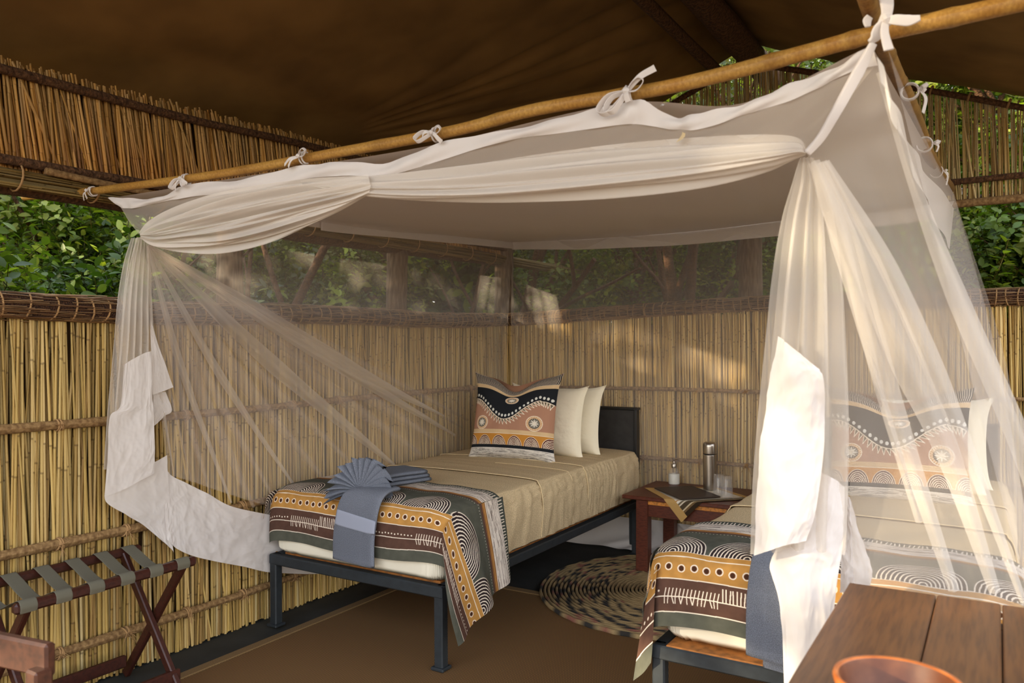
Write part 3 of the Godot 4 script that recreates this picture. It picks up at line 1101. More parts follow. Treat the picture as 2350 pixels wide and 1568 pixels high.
# ---------------------------------------------------------------- beds
func bed_frame(x: float, zf: float, label: String) -> void:
	var w := 0.99
	var zb := zf - 2.02
	var t := thing("bed", label, "bed", Vector3(x + w * 0.5, 0, zf - 1.01), "single metal beds")
	var c := Vector3(x + w * 0.5, 0, zf - 1.01)
	var add := func(called: String, a: Vector3, b: Vector3, ww: float, tt: float, m: Material):
		var mb := MB.new()
		mb.bar(a - c, b - c, ww, tt, Vector3.UP, 0.005)
		return obj(called, mb.mesh(), m, t)
	var y := 0.322
	(add as Callable).call("foot_rail", Vector3(x, y, zf - 0.022), Vector3(x + w, y, zf - 0.022), 0.044, 0.046, M.metal)
	(add as Callable).call("head_rail", Vector3(x, y, zb + 0.022), Vector3(x + w, y, zb + 0.022), 0.044, 0.046, M.metal)
	for s in [x + 0.022, x + w - 0.022]:
		(add as Callable).call("side_rail", Vector3(s, y, zf - 0.04), Vector3(s, y, zb + 0.04), 0.046, 0.044, M.metal)
		for z in [zf - 0.024, zb + 0.024]:
			var mb := MB.new()
			mb.bar(Vector3(s, 0.012, z) - c, Vector3(s, 0.345, z) - c, 0.042, 0.042, Vector3.FORWARD, 0.005)
			mb.box(Vector3(s, 0.02, z) - c, Vector3(0.062, 0.014, 0.062), 0.004)
			obj("leg", mb.mesh(), M.metal, t)
	var mb := MB.new()
	mb.box(Vector3(x + w * 0.5, 0.341, zf - (1.03 if x < -2.0 else 1.0)) - c, Vector3(w - 0.095, 0.016, 1.95 if x < -2.0 else 1.99), 0.003)
	obj("base_board", mb.mesh(), M.board, t)
	mb = MB.new()
	mb.box(Vector3(x + w * 0.5 - 0.025, 0.705, zb - 0.085) - c, Vector3(w - 0.045, 0.37, 0.036), 0.006)
	var hb := obj("headboard", mb.mesh(), M.headboard, t)
	mb = MB.new()
	for s in [-1.0, 1.0]:
		mb.box(Vector3(x + w * 0.5 - 0.025 + s * (w * 0.5 - 0.032), 0.705, zb - 0.08) - c, Vector3(0.02, 0.382, 0.05), 0.004)
	mb.box(Vector3(x + w * 0.5 - 0.025, 0.894, zb - 0.08) - c, Vector3(w - 0.03, 0.016, 0.05), 0.004)
	obj("trim", mb.mesh(), M.black, hb)
	for s in [x + 0.09, x + w - 0.095]:
		mb = MB.new()
		mb.bar(Vector3(s, 0.0, zb - 0.1) - c, Vector3(s, 0.53, zb - 0.1) - c, 0.04, 0.03, Vector3.FORWARD, 0.004)
		obj("headboard_leg", mb.mesh(), M.metal, t)


# cross-section of what lies on a mattress: from the left hem over the top to the right hem
func over(xl: float, xr: float, top: float, hem_l: float, hem_r: float, r: float) -> PackedVector3Array:
	return PackedVector3Array([
		Vector3(xl + 0.004, hem_l, 0), Vector3(xl - 0.006, lerpf(hem_l, top, 0.5), 0), Vector3(xl, top - r, 0), Vector3(xl + r * 0.3, top - r * 0.3, 0), Vector3(xl + r, top, 0),
		Vector3(lerpf(xl, xr, 0.33), top + 0.008, 0), Vector3(lerpf(xl, xr, 0.67), top + 0.008, 0),
		Vector3(xr - r, top, 0), Vector3(xr - r * 0.3, top - r * 0.3, 0), Vector3(xr, top - r, 0), Vector3(xr + 0.006, lerpf(hem_r, top, 0.5), 0), Vector3(xr - 0.004, hem_r, 0)])


func bedding(x: float, zf: float, which: String) -> void:
	var xl := x + 0.012
	var xr := x + 0.978
	var n := FastNoiseLite.new()
	n.seed = int(absf(x) * 100.0)
	n.frequency = 1.0
	# mattress: a soft block with vertical creases in its cover
	var pts := PackedVector3Array()
	var N := 61
	var prof := [Vector2(0.0, 0.355), Vector2(0.975, 0.355), Vector2(1.0, 0.38), Vector2(1.008, 0.5), Vector2(1.0, 0.585), Vector2(0.965, 0.625), Vector2(0.9, 0.632), Vector2(0.0, 0.632)]
	for q in prof:
		for i in 121:
			var a := TAU * i / 120.0 + 0.013
			var ex := signf(cos(a)) * pow(absf(cos(a)), 0.09)
			var ez := signf(sin(a)) * pow(absf(sin(a)), 0.055)
			var k: float = q.x + (0.004 * sin(i * 2.9 + q.y * 9.0) if q.x > 0.95 else 0.0)
			pts.append(Vector3((xl + xr) * 0.5 + ex * k * 0.472, q.y + 0.004 * n.get_noise_2d(i * 3.0, q.y * 50.0), zf - (0.978 if x < -2.0 else 1.01) + ez * k * 0.965))
	var b := MB.new()
	b.grid(pts, 121)
	tag(obj("mattress", b.mesh(), M.mattress), "cream mattress on the metal bed " + which, "mattress", "cream mattresses")
	# the tan spread
	var sect := spline(over(xl - 0.004, xr + 0.006, 0.642, 0.372, 0.368, 0.06), 61)
	var wr := func(u: float, w: float) -> float:
		var side := smoothstep(0.66, 0.78, u) + smoothstep(0.34, 0.22, u)
		return 0.004 * n.get_noise_2d(u * 3.0, w * 6.0) + side * (0.007 * n.get_noise_2d(w * 9.0 + u * 5.0, 4.0 + u * 14.0) + 0.004 * sin(w * 70.0 + 9.0 * n.get_noise_2d(w * 4.0, u)))
	var ribs := []
	for k in 9:
		var r := PackedVector3Array()
		for p in sect:
			r.append(p + Vector3(0, 0, lerpf(zf - 0.42, zf - 2.0, k / 8.0)))
		ribs.append(r)
	b = MB.new()
	b.grid(loft(ribs, 91, 121, wr), 91, PackedVector2Array(), true)
	var o := obj("bedspread", b.mesh(), M.spread)
	tag(o, "tan cotton spread with stitched seams on the bed " + which, "bedspread", "tan bedspreads")
	# the turned-down sheet and its seams
	for q in [[-0.80, -1.62, 0.005], [-1.28, -1.66, 0.008]]:
		ribs = []
		var s2 := spline(over(xl - 0.006 - q[2], xr + 0.008 + q[2], 0.642 + q[2], 0.39, 0.374, 0.06), 61)
		for k in 5:
			var r := PackedVector3Array()
			for p in s2:
				r.append(p + Vector3(0, 0, lerpf(zf + q[0], zf + q[1], k / 4.0) + 0.006 * n.get_noise_2d(p.x * 4.0, p.y * 9.0 + k)))
			ribs.append(r)
		b = MB.new()
		b.grid(loft(ribs, 91, 50, wr), 91, PackedVector2Array(), true)
		var f := obj("turned_sheet", b.mesh(), M.spread, o)
		var path := PackedVector3Array()
		for p in spline(ribs[0], 120):
			path.append(p + Vector3(0, 0.002, 0))
		b = MB.new()
		b.tube(path, [0.0022], 5)
		obj("seam", b.mesh(), M.seam, f)
	if x < -2.0:
		for z in [-1.12]:
			b = MB.new()
			var path := PackedVector3Array()
			for p in spline(sect, 120).slice(60):
				path.append(p + Vector3(0.006, 0.006, zf + z + 0.004 * sin(p.y * 30.0)))
			b.tube(path, [0.0018], 5)
			obj("seam", b.mesh(), M.seam, o)


# the printed blanket: foot face and top in one, flaps beside; flap ribs run from the foot hem to the head hem
func blanket(xl: float, xr: float, zf: float, left: Array, right: Array, shift: float, label: String) -> void:
	var prof := P([0, 0.42, zf + 0.012, 0, 0.48, zf + 0.014, 0, 0.55, zf + 0.012, 0, 0.615, zf + 0.002, 0, 0.648, zf - 0.04, 0, 0.662, zf - 0.10, 0, 0.665, zf - 0.24, 0, 0.665, zf - 0.41])
	var line := spline(prof, 90)
	var run := [0.0]
	for i in range(1, 90):
		run.append(run[-1] + line[i].distance_to(line[i - 1]))
	var b := MB.new()
	var pts := PackedVector3Array()
	var uvs := PackedVector2Array()
	for j in 90:
		for i in 81:
			var u := i / 80.0
			var e := absf(u - 0.5) * 2.0
			var p := line[j]
			p.x = lerpf(xl, xr, u)
			var drop := pow(e, 14.0)
			p.y -= 0.03 * drop
			if p.y < 0.63:
				p.z += 0.008 * sin(u * 17.0 + 1.0) * (0.63 - p.y) * 4.0 - 0.03 * drop
				p.y += (0.008 * sin(u * 7.0 + 0.6) + 0.022 * (u - 0.35)) * smoothstep(0.63, 0.45, p.y)
			else:
				p.z += 0.03 * (u - 0.5) * smoothstep(zf - 0.1, zf - 0.41, p.z)
				p.y += 0.002 * sin(u * 31.0 + j * 0.1)
			pts.append(p)
			uvs.append(Vector2((shift + u * (xr - xl) + 0.36) / 1.76, 1.0 - run[j] / run[-1]))
	b.grid(pts, 81, uvs)
	for q in [[left, -1.0], [right, 1.0]]:
		var ribs: Array = q[0]
		if ribs.is_empty():
			continue
		var s: float = q[1]
		# u of the loft runs along the blanket's length, v down the flap
		var g := loft(ribs, 61, 31, func(u, v): return s * 0.016 * v * sin(u * 15.0 + 0.8))
		var uu := PackedVector2Array()
		for j in 31:
			for i in 61:
				var across: float = (shift + (0.0 if s < 0 else xr - xl) + 0.36) + s * 0.36 * j / 30.0
				uu.append(Vector2(across / 1.76, 1.0 - i / 60.0))
		b.grid(g, 61, uu, s > 0)
	if xl > -2.0:
		# the corner ear that stands out beyond the foot on the left
		var ear := loft([PackedVector3Array([Vector3(-0.9371, 0.2941, -2.335), Vector3(-0.9699, 0.2487, -2.35), Vector3(-1.0173, 0.2023, -2.38)]), PackedVector3Array([Vector3(-0.9308, 0.3599, -2.335), Vector3(-0.965, 0.3234, -2.35), Vector3(-1.0062, 0.2712, -2.38)]), PackedVector3Array([Vector3(-0.9233, 0.5114, -2.337), Vector3(-0.9432, 0.488, -2.35), Vector3(-0.9712, 0.4582, -2.375)]), PackedVector3Array([Vector3(-0.9151, 0.605, -2.34), Vector3(-0.9205, 0.6005, -2.35), Vector3(-0.9273, 0.5943, -2.36)])], 16, 40)
		var eu := PackedVector2Array()
		for j in 40:
			var f := j / 39.0 * 3.0
			var vv := lerpf([0.0, 52.0, 166.0][mini(int(f), 2)], [52.0, 166.0, 262.0][mini(int(f), 2)], f - mini(int(f), 2)) / 690.0
			for i in 16:
				eu.append(Vector2((shift + 0.36 - 0.12 * i / 15.0 * (1.0 - j / 45.0)) / 1.76, 1.0 - vv))
		b.grid(ear, 16, eu)
	tag(obj("blanket", b.mesh(), M.blanket), label, "blanket", "printed foot blankets")


func fan_towel(at: Vector3, yaw: float, r: float, label: String) -> void:
	var pts := PackedVector3Array()
	var pl := 16
	var B := Basis(Vector3.UP, yaw) * Basis(Vector3.RIGHT, -0.42)
	for j in 9:
		for i in pl * 4 + 1:
			var a := lerpf(-0.18, PI + 0.25, float(i) / (pl * 4))
			var q := j / 8.0
			var zig := cos(PI * i / 2.0) * (0.005 + 0.024 * q)
			var rr := r * (0.12 + 0.88 * q) * (1.0 + 0.05 * sin(i * 0.9))
			var droop := 0.03 * q * q * pow(absf(cos(a)), 3.0)
			pts.append(at + B * (Vector3(cos(a) * rr, sin(a) * rr * 0.92 - droop, zig) + Vector3(-sin(a), cos(a), 0) * 0.5 * zig))
	var t := MB.new()
	t.grid(pts, pl * 4 + 1)
	var back := PackedVector3Array()
	for p in pts:
		back.append(p - B.z * 0.006)
	t.grid(back, pl * 4 + 1, PackedVector2Array(), true)
	tag(obj("fan_towel", t.mesh(), M.towel), label, "towel")


func build_beds() -> void:
	bed_frame(-2.855, -2.475, "dark metal single bed in the corner by the left reed fence")
	bedding(-2.855, -2.475, "by the left reed fence")
	blanket(-2.862, -1.845, -2.475,
		[P([-2.885, 0.415, -2.457, -2.872, 0.52, -2.463, -2.868, 0.62, -2.5, -2.864, 0.64, -2.7, -2.864, 0.645, -2.87]), P([-2.925, 0.36, -2.445, -2.895, 0.42, -2.46, -2.885, 0.46, -2.52, -2.88, 0.48, -2.7, -2.88, 0.49, -2.87]), P([-2.895, 0.27, -2.465, -2.885, 0.33, -2.54, -2.89, 0.34, -2.6, -2.89, 0.35, -2.72, -2.885, 0.35, -2.87])],
		[P([-1.838, 0.43, -2.457, -1.844, 0.568, -2.46, -1.845, 0.632, -2.575, -1.842, 0.636, -2.735, -1.842, 0.637, -2.89]), P([-1.80, 0.27, -2.435, -1.795, 0.35, -2.50, -1.80, 0.42, -2.63, -1.815, 0.45, -2.76, -1.82, 0.455, -2.895]), P([-1.80, 0.13, -2.48, -1.785, 0.172, -2.58, -1.785, 0.226, -2.70, -1.80, 0.258, -2.79, -1.815, 0.28, -2.91])],
		0.0, "printed blanket with ochre and brown bands, under the pleated towel fan")
	bed_frame(-0.945, -2.355, "dark metal single bed under the sunlit blanket, behind the wooden desk")
	bedding(-0.945, -2.355, "behind the wooden desk")
	blanket(-0.952, 0.06, -2.355,
		[P([-0.962, 0.50, -2.40, -0.962, 0.55, -2.40, -0.96, 0.615, -2.40, -0.955, 0.632, -2.52, -0.955, 0.635, -2.74]), P([-0.985, 0.45, -2.41, -0.985, 0.47, -2.42, -0.985, 0.48, -2.45, -0.98, 0.48, -2.55, -0.98, 0.48, -2.74]), P([-0.985, 0.40, -2.42, -0.985, 0.40, -2.43, -0.985, 0.38, -2.46, -0.985, 0.36, -2.57, -0.985, 0.36, -2.74])],
		[P([0.066, 0.41, -2.34, 0.066, 0.52, -2.342, 0.062, 0.615, -2.36, 0.058, 0.63, -2.55, 0.058, 0.635, -2.75]), P([0.075, 0.3, -2.31, 0.08, 0.36, -2.37, 0.08, 0.4, -2.45, 0.075, 0.42, -2.6, 0.075, 0.42, -2.77])],
		0.11, "printed blanket with ochre and brown bands, dappled by sun, beside the hanging white curtain")

	# cushions and pillows
	for q in [[-2.34, -3.80, 0.0, "square printed cushion with a black wave, on the bed by the left reed fence", "by the left reed fence"], [-0.36, -3.64, -0.02, "square printed cushion seen through the net behind the wooden desk", "seen through the net behind the desk"]]:
		var t := thing("printed_cushion", q[3], "cushion", Vector3.ZERO, "printed cushions")
		t.transform = lean(Vector3(q[0], 0.884 + q[2], q[1]), 0.05, 0.2)
		obj("front_panel", pillow_face(0.27, 0.24, 0.085, 1.0, 0.085, 0.7, 3), M.cushion, t)
		var bk := obj("back_panel", pillow_face(0.27, 0.24, 0.085, -1.0, 0.05, 0.7, 5), M.cushion_back, t)
		bk.set_meta("label", "plain brown back")
		for k in 2:
			var z: float = q[1] - 0.26 - 0.19 * k
			var p := thing("pillow", ("cream pillow standing just behind the printed cushion " if k == 0 else "cream pillow standing nearest the dark headboard ") + q[4], "pillow", Vector3.ZERO, "cream pillows")
			p.transform = lean(Vector3(q[0] + 0.0 + 0.02 * k, 0.842 - 0.004 * k, z), 0.0, 0.16)
			obj("front_side", pillow_face(0.31, 0.20, 0.085, 1.0, 0.0, 1.0, 11 + k), M.pillow, p)
			obj("back_side", pillow_face(0.31, 0.20, 0.085, -1.0, 0.0, 1.0, 17 + k), M.pillow, p)

	# towels
	var t := thing("hand_towel", "blue-grey hand towel with a woven band, hanging below the pleated towel fan", "towel")
	var b := MB.new()
	band(b, P([-2.295, 0.392, -2.437, -2.292, 0.48, -2.435, -2.285, 0.545, -2.437, -2.272, 0.62, -2.444, -2.262, 0.672, -2.47, -2.262, 0.69, -2.52, -2.262, 0.69, -2.58]), [0.118, 0.116, 0.114, 0.108, 0.106], 0.011, Vector3(1, 0.01, 0.03), 44)
	obj("terry", b.mesh(), M.towel, t)
	b = MB.new()
	band(b, P([-2.281, 0.535, -2.428, -2.279, 0.56, -2.430, -2.275, 0.595, -2.434]), [0.114, 0.112], 0.006, Vector3(1, 0.01, 0.03), 8)
	obj("woven_band", b.mesh(), M.towel_band, t)
	fan_towel(Vector3(-2.315, 0.683, -2.50), 0.3, 0.15, "blue-grey towel pleated into a fan on the bed by the left reed fence")
	b = MB.new()
	for k in 3:
		var y := 0.677 + k * 0.019
		band(b, P([-2.43 + 0.01 * k, y, -2.60, -2.39, y + 0.003, -2.74, -2.345, y, -2.93 + 0.012 * k]), [0.105, 0.11, 0.105], 0.0105, Vector3(1, 0.0, 0.25), 16)
	tag(obj("folded_towel", b.mesh(), M.towel), "folded dark blue-grey bath towel lying flat behind the pleated fan", "towel")
	b = MB.new()
	band(b, P([-0.56, 0.385, -2.315, -0.555, 0.48, -2.31, -0.55, 0.57, -2.315, -0.545, 0.645, -2.335, -0.545, 0.685, -2.39, -0.545, 0.69, -2.47]), [0.075, 0.08, 0.08, 0.08], 0.012, Vector3(1, 0, 0.05), 40)
	band(b, P([-0.52, 0.352, -2.33, -0.515, 0.44, -2.33, -0.51, 0.52, -2.333]), [0.07, 0.075], 0.008, Vector3(1, 0, 0.05), 12)
	tag(obj("hand_towel", b.mesh(), M.towel), "blue-grey towel hanging over the dappled blanket beside the white curtain", "towel")


# ---------------------------------------------------------------- tables and small things
func build_table() -> void:
	var t := thing("bedside_table", "small dark red-brown bedside table between the two beds", "table", Vector3(-1.44, 0, -4.35))
	var c := t.position
	var b := MB.new()
	b.box(Vector3(-1.44, 0.4395, -4.35) - c, Vector3(0.74, 0.021, 0.52), 0.003)
	obj("tabletop", b.mesh(), M.wood_red, t)
	for x in [-1.70, -1.18]:
		for z in [-4.135, -4.555]:
			b = MB.new()
			b.bar(Vector3(x, 0.03, z) - c, Vector3(x - 0.004 * signf(x + 1.44), 0.429, z) - c, 0.07, 0.062, Vector3.FORWARD, 0.003)
			obj("leg", b.mesh(), M.wood_red, t)
	for q in [[Vector3(-1.44, 0.372, -4.125), Vector3(0.46, 0.07, 0.02)], [Vector3(-1.44, 0.372, -4.565), Vector3(0.46, 0.07, 0.02)], [Vector3(-1.70, 0.372, -4.345), Vector3(0.02, 0.07, 0.36)], [Vector3(-1.18, 0.372, -4.345), Vector3(0.02, 0.07, 0.36)]]:
		b = MB.new()
		b.box(q[0] - c, q[1], 0.002)
		var ap := obj("apron", b.mesh(), M.wood_red, t)
		b = MB.new()
		b.box(q[0] + Vector3(0, 0.044, 0) - c, q[1] * Vector3(1, 0, 1) + Vector3(0.008, 0.024, 0.008), 0.002)
		obj("pale_strip", b.mesh(), M.wood_gold, ap)
	# the cloth laid cornerwise; what passes the front edge hangs
	var A := Vector3(-1.7727, 0.4525, -4.3336)
	var Bq := Vector3(-1.43, 0.4525, -4.58)
	var C := Vector3(-1.1219, 0.4525, -4.3195)
	var D := Vector3(-1.4592, 0.3322, -4.085)
	D = Vector3(D.x, 0.4525, -4.088 + (0.4525 - D.y))
	var pts := PackedVector3Array()
	for j in 41:
		for i in 41:
			var p := A.lerp(Bq, i / 40.0).lerp(D.lerp(C, i / 40.0), j / 40.0)
			var over_by := p.z + 4.086
			if over_by > 0.0:
				p.y -= over_by
				p.z = -4.083 + 0.004 * sin(i * 0.4) * minf(1.0, over_by * 10.0)
			p.y += 0.0006 * sin(i * 0.7 + j * 0.4)
			pts.append(p)
	b = MB.new()
	b.grid(pts, 41)
	tag(obj("table_cloth", b.mesh(), M.tcloth), "cream cloth with tan border, one corner hanging off the bedside table", "tablecloth")
	# leather folder
	var f := [Vector3(-1.6957, 0.456, -4.3237), Vector3(-1.522, 0.456, -4.5043), Vector3(-1.3104, 0.456, -4.2317), Vector3(-1.47, 0.456, -4.0701)]
	b = MB.new()
	var mid: Vector3 = (f[0] + f[1] + f[2] + f[3]) * 0.25
	var ex: Vector3 = ((f[1] - f[0]) + (f[2] - f[3])) * 0.5
	var ez: Vector3 = ((f[3] - f[0]) + (f[2] - f[1])) * 0.5
	var ez2 := ez - ex.normalized() * ez.dot(ex.normalized()) * 0.6
	b.box(mid + Vector3(0, 0.004, 0), Vector3(ex.length(), 0.008, ez2.length()), 0.002, Basis(ex.normalized(), Vector3.UP, ex.normalized().cross(Vector3.UP)))
	tag(obj("folder", b.mesh(), M.folder), "dark brown leather folder lying on the bedside table cloth", "folder")
	# steel flask
	var o: Vector3 = Vector3(-1.4231, 0.4535, -4.4646)
	t = thing("flask", "tall brushed steel vacuum flask on the bedside table", "flask", o)
	b = MB.new()
	b.lathe(Vector3.ZERO, [Vector2(0, 0), Vector2(0.036, 0), Vector2(0.0385, 0.004), Vector2(0.0385, 0.03), Vector2(0.039, 0.032), Vector2(0.039, 0.2), Vector2(0.0375, 0.206), Vector2(0.0, 0.206)], 48)
	obj("body", b.mesh(), M.steel, t)
	b = MB.new()
	b.lathe(Vector3.ZERO, [Vector2(0.0365, 0.205), Vector2(0.0365, 0.21), Vector2(0.0, 0.21)], 48)
	obj("gasket", b.mesh(), M.black, t)
	b = MB.new()
	b.lathe(Vector3.ZERO, [Vector2(0.0375, 0.2095), Vector2(0.039, 0.212), Vector2(0.039, 0.252), Vector2(0.037, 0.264), Vector2(0.031, 0.273), Vector2(0.02, 0.277), Vector2(0, 0.278)], 48)
	obj("cup_lid", b.mesh(), M.steel, t)
	# soap dispenser
	o = Vector3(-1.6716, 0.4505, -4.5542)
	t = thing("soap_dispenser", "glass pump bottle of white soap near the dark headboard on the bedside table", "dispenser", o)
	b = MB.new()
	b.lathe(Vector3.ZERO, [Vector2(0, 0), Vector2(0.03, 0), Vector2(0.033, 0.004), Vector2(0.033, 0.062), Vector2(0.0, 0.062)], 32)
	obj("soap", b.mesh(), M.soap, t)
	b = MB.new()
	b.lathe(Vector3.ZERO, [Vector2(0.0335, 0.0), Vector2(0.0342, 0.064), Vector2(0.0325, 0.076), Vector2(0.022, 0.092), Vector2(0.014, 0.098), Vector2(0.013, 0.104)], 32)
	obj("bottle", b.mesh(), M.glass, t)
	b = MB.new()
	b.lathe(Vector3.ZERO, [Vector2(0.0135, 0.098), Vector2(0.0155, 0.1), Vector2(0.0155, 0.12), Vector2(0.006, 0.123), Vector2(0.0045, 0.146), Vector2(0.011, 0.148), Vector2(0.011, 0.154), Vector2(0, 0.155)], 24)
	b.tube(P([0, 0.15, 0, 0.02, 0.152, 0.006, 0.034, 0.147, 0.01]), [0.0038, 0.0035, 0.003], 8)
	obj("pump", b.mesh(), M.steel, t)
	# two upturned tumblers
	for q in [[Vector3(-1.3302, 0.4535, -4.3358), "clear upturned tumbler touching the steel flask"], [Vector3(-1.2743, 0.4535, -4.2957), "clear upturned tumbler standing in front of the other tumbler"]]:
		t = tag(thing("tumbler", q[1], "glass", q[0], "upturned tumblers"), q[1], "glass")
		b = MB.new()
		b.lathe(Vector3.ZERO, [Vector2(0.034, 0.001), Vector2(0.033, 0.02), Vector2(0.0285, 0.11), Vector2(0.027, 0.114), Vector2(0.0, 0.114)], 32)
		b.lathe(Vector3.ZERO, [Vector2(0.0322, 0.001), Vector2(0.027, 0.098), Vector2(0.0, 0.1)], 32)
		obj("tumbler_wall", b.mesh(), M.glass, t)
		obj("rim", ring(Vector3(0, 0.0025, 0), Vector3.UP, 0.0332, 0.0012, 32, 1.0, 6).mesh(), M.glass, t)
		obj("foot_ring", ring(Vector3(0, 0.112, 0), Vector3.UP, 0.0272, 0.0013, 32, 1.0, 6).mesh(), M.glass, t)


func build_foreground() -> void:
	# the desk: planks with open joints
	var t := thing("desk", "dark brown plank desk in the near corner under the clay bowl", "desk", Vector3(0.1, 0, -1.45))
	var c := t.position
	var xs := [-0.3, -0.119, 0.003, 0.135, 0.27, 0.4]
	for k in xs.size() - 1:
		var b := MB.new()
		b.box(Vector3((xs[k] + xs[k + 1]) * 0.5, 0.722 + 0.0006 * (k % 2), -1.435) - c, Vector3(xs[k + 1] - xs[k] - 0.0022, 0.036, 1.075), 0.003)
		obj("plank", b.mesh(), M.desk, t)
	var under := MB.new()
	under.box(Vector3(0.05, 0.697, -1.435) - c, Vector3(0.68, 0.012, 1.05), 0.002)
	obj("added_under_board", under.mesh(), M.wood_red, t)  # unseen board added so no light shows through the plank joints
	for x in [-0.25, 0.35]:
		for z in [-1.92, -0.95]:
			var b := MB.new()
			b.bar(Vector3(x, 0.012, z) - c, Vector3(x, 0.705, z) - c, 0.06, 0.06, Vector3.FORWARD)
			obj("leg", b.mesh(), M.desk, t)
	for z in [-1.92, -0.95]:
		var b := MB.new()
		b.box(Vector3(0.05, 0.67, z) - c, Vector3(0.54, 0.07, 0.022), 0.003)
		obj("apron", b.mesh(), M.desk, t)
	# the bowl
	var b := MB.new()
	b.lathe(Vector3.ZERO, [Vector2(0, 0.0), Vector2(0.05, 0.0), Vector2(0.062, 0.008), Vector2(0.084, 0.034), Vector2(0.0935, 0.058), Vector2(0.0955, 0.066), Vector2(0.094, 0.071), Vector2(0.089, 0.0715), Vector2(0.0865, 0.069)], 64)
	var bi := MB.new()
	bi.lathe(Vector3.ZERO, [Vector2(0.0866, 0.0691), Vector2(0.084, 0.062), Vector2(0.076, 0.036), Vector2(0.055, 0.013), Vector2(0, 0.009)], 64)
	var o := obj("bowl", b.mesh(), M.bowl)
	o.position = Vector3(-0.128, 0.7408, -1.275)
	o.scale = Vector3.ONE * 0.93
	tag(o, "round orange-brown bowl with shade painted on its inside on the plank desk", "bowl")
	obj("inside", bi.mesh(), M.bowl_in_shade, o).set_meta("label", "inside with shade painted in as darker brown")

	# luggage rack
	t = thing("luggage_rack", "folding dark wood luggage rack with six grey straps by the left reed fence", "luggage rack", Vector3(-2.73, 0, -1.56))
	c = t.position
	var zn := -1.235
	var zf := -1.875
	for q in [[-2.565, 1.0], [-2.905, -1.0]]:
		b = MB.new()
		b.bar(Vector3(q[0], 0.498, zn) - c, Vector3(q[0], 0.498, zf) - c, 0.03, 0.034, Vector3.UP, 0.008)
		obj("top_rail", b.mesh(), M.wood_rack, t)
	for q in [[zf + 0.045, zf + 0.075], [zn - 0.045, zn - 0.075]]:
		b = MB.new()
		b.bar(Vector3(-2.57, 0.495, q[0]) - c, Vector3(-2.935, 0.01, q[0]) - c, 0.034, 0.022, Vector3.BACK, 0.004)
		obj("leg", b.mesh(), M.wood_rack, t)
		b = MB.new()
		b.bar(Vector3(-2.90, 0.495, q[1]) - c, Vector3(-2.535, 0.01, q[1]) - c, 0.034, 0.022, Vector3.BACK, 0.004)
		obj("leg", b.mesh(), M.wood_rack, t)
	for q in [[-2.88, 0.085, 0.05, 0.08], [-2.59, 0.085, 0.075, 0.05]]:
		b = MB.new()
		b.bar(Vector3(q[0], q[1], zn - q[2]) - c, Vector3(q[0], q[1], zf + q[3]) - c, 0.045, 0.02, Vector3.RIGHT, 0.004)
		obj("stretcher", b.mesh(), M.wood_rack, t)
	for k in 6:
		var z := -1.275 - k * 0.1085
		b = MB.new()
		band(b, P([-2.552, 0.482, z - c.z, -2.549, 0.502, z - c.z, -2.565, 0.519, z - c.z, -2.61, 0.504, z - c.z, -2.735, 0.462, z - c.z, -2.86, 0.504, z - c.z, -2.905, 0.519, z - c.z, -2.922, 0.5, z - c.z]), [0.026], 0.0016, Vector3(0, 0, 1), 40)
		for i in b.v.size():
			b.v[i] = b.v[i] - Vector3(c.x, 0, 0)
		obj("strap", b.mesh(), M.webbing, t)

	# armchair in the near left corner: its arm and post show
	t = thing("armchair", "reddish wooden armchair whose flat arm shows before the luggage rack", "armchair", Vector3(-2.1, 0, -1.2))
	c = t.position
	for z in [-0.93, -1.5]:
		pass
	b = MB.new()
	b.bar(Vector3(-1.7909, 0.605, -0.9423) - c, Vector3(-2.6856, 0.605, -0.8039) - c, 0.026, 0.075, Vector3.UP, 0.006)
	obj("arm", b.mesh(), M.wood_chair, t)
	var pp: Vector3 = Vector3(-1.801, 0.59, -0.9213)
	b = MB.new()
	b.bar(Vector3(pp.x, 0.0, pp.z) - c, Vector3(pp.x, 0.592, pp.z) - c, 0.045, 0.04, Vector3.FORWARD, 0.005)
	obj("front_post", b.mesh(), M.wood_chair, t)
	var rp: Vector3 = Vector3(-2.6147, 0.59, -0.8185)
	b = MB.new()
	b.bar(Vector3(rp.x, 0.0, rp.z) - c, Vector3(rp.x - 0.05, 0.85, rp.z) - c, 0.045, 0.04, Vector3.FORWARD, 0.005)
	obj("rear_post", b.mesh(), M.wood_chair, t)
	b = MB.new()
	b.bar(Vector3(pp.x, 0.36, pp.z) - c, Vector3(rp.x, 0.34, rp.z) - c, 0.05, 0.025, Vector3.UP, 0.004)
	obj("seat_rail", b.mesh(), M.wood_chair, t)


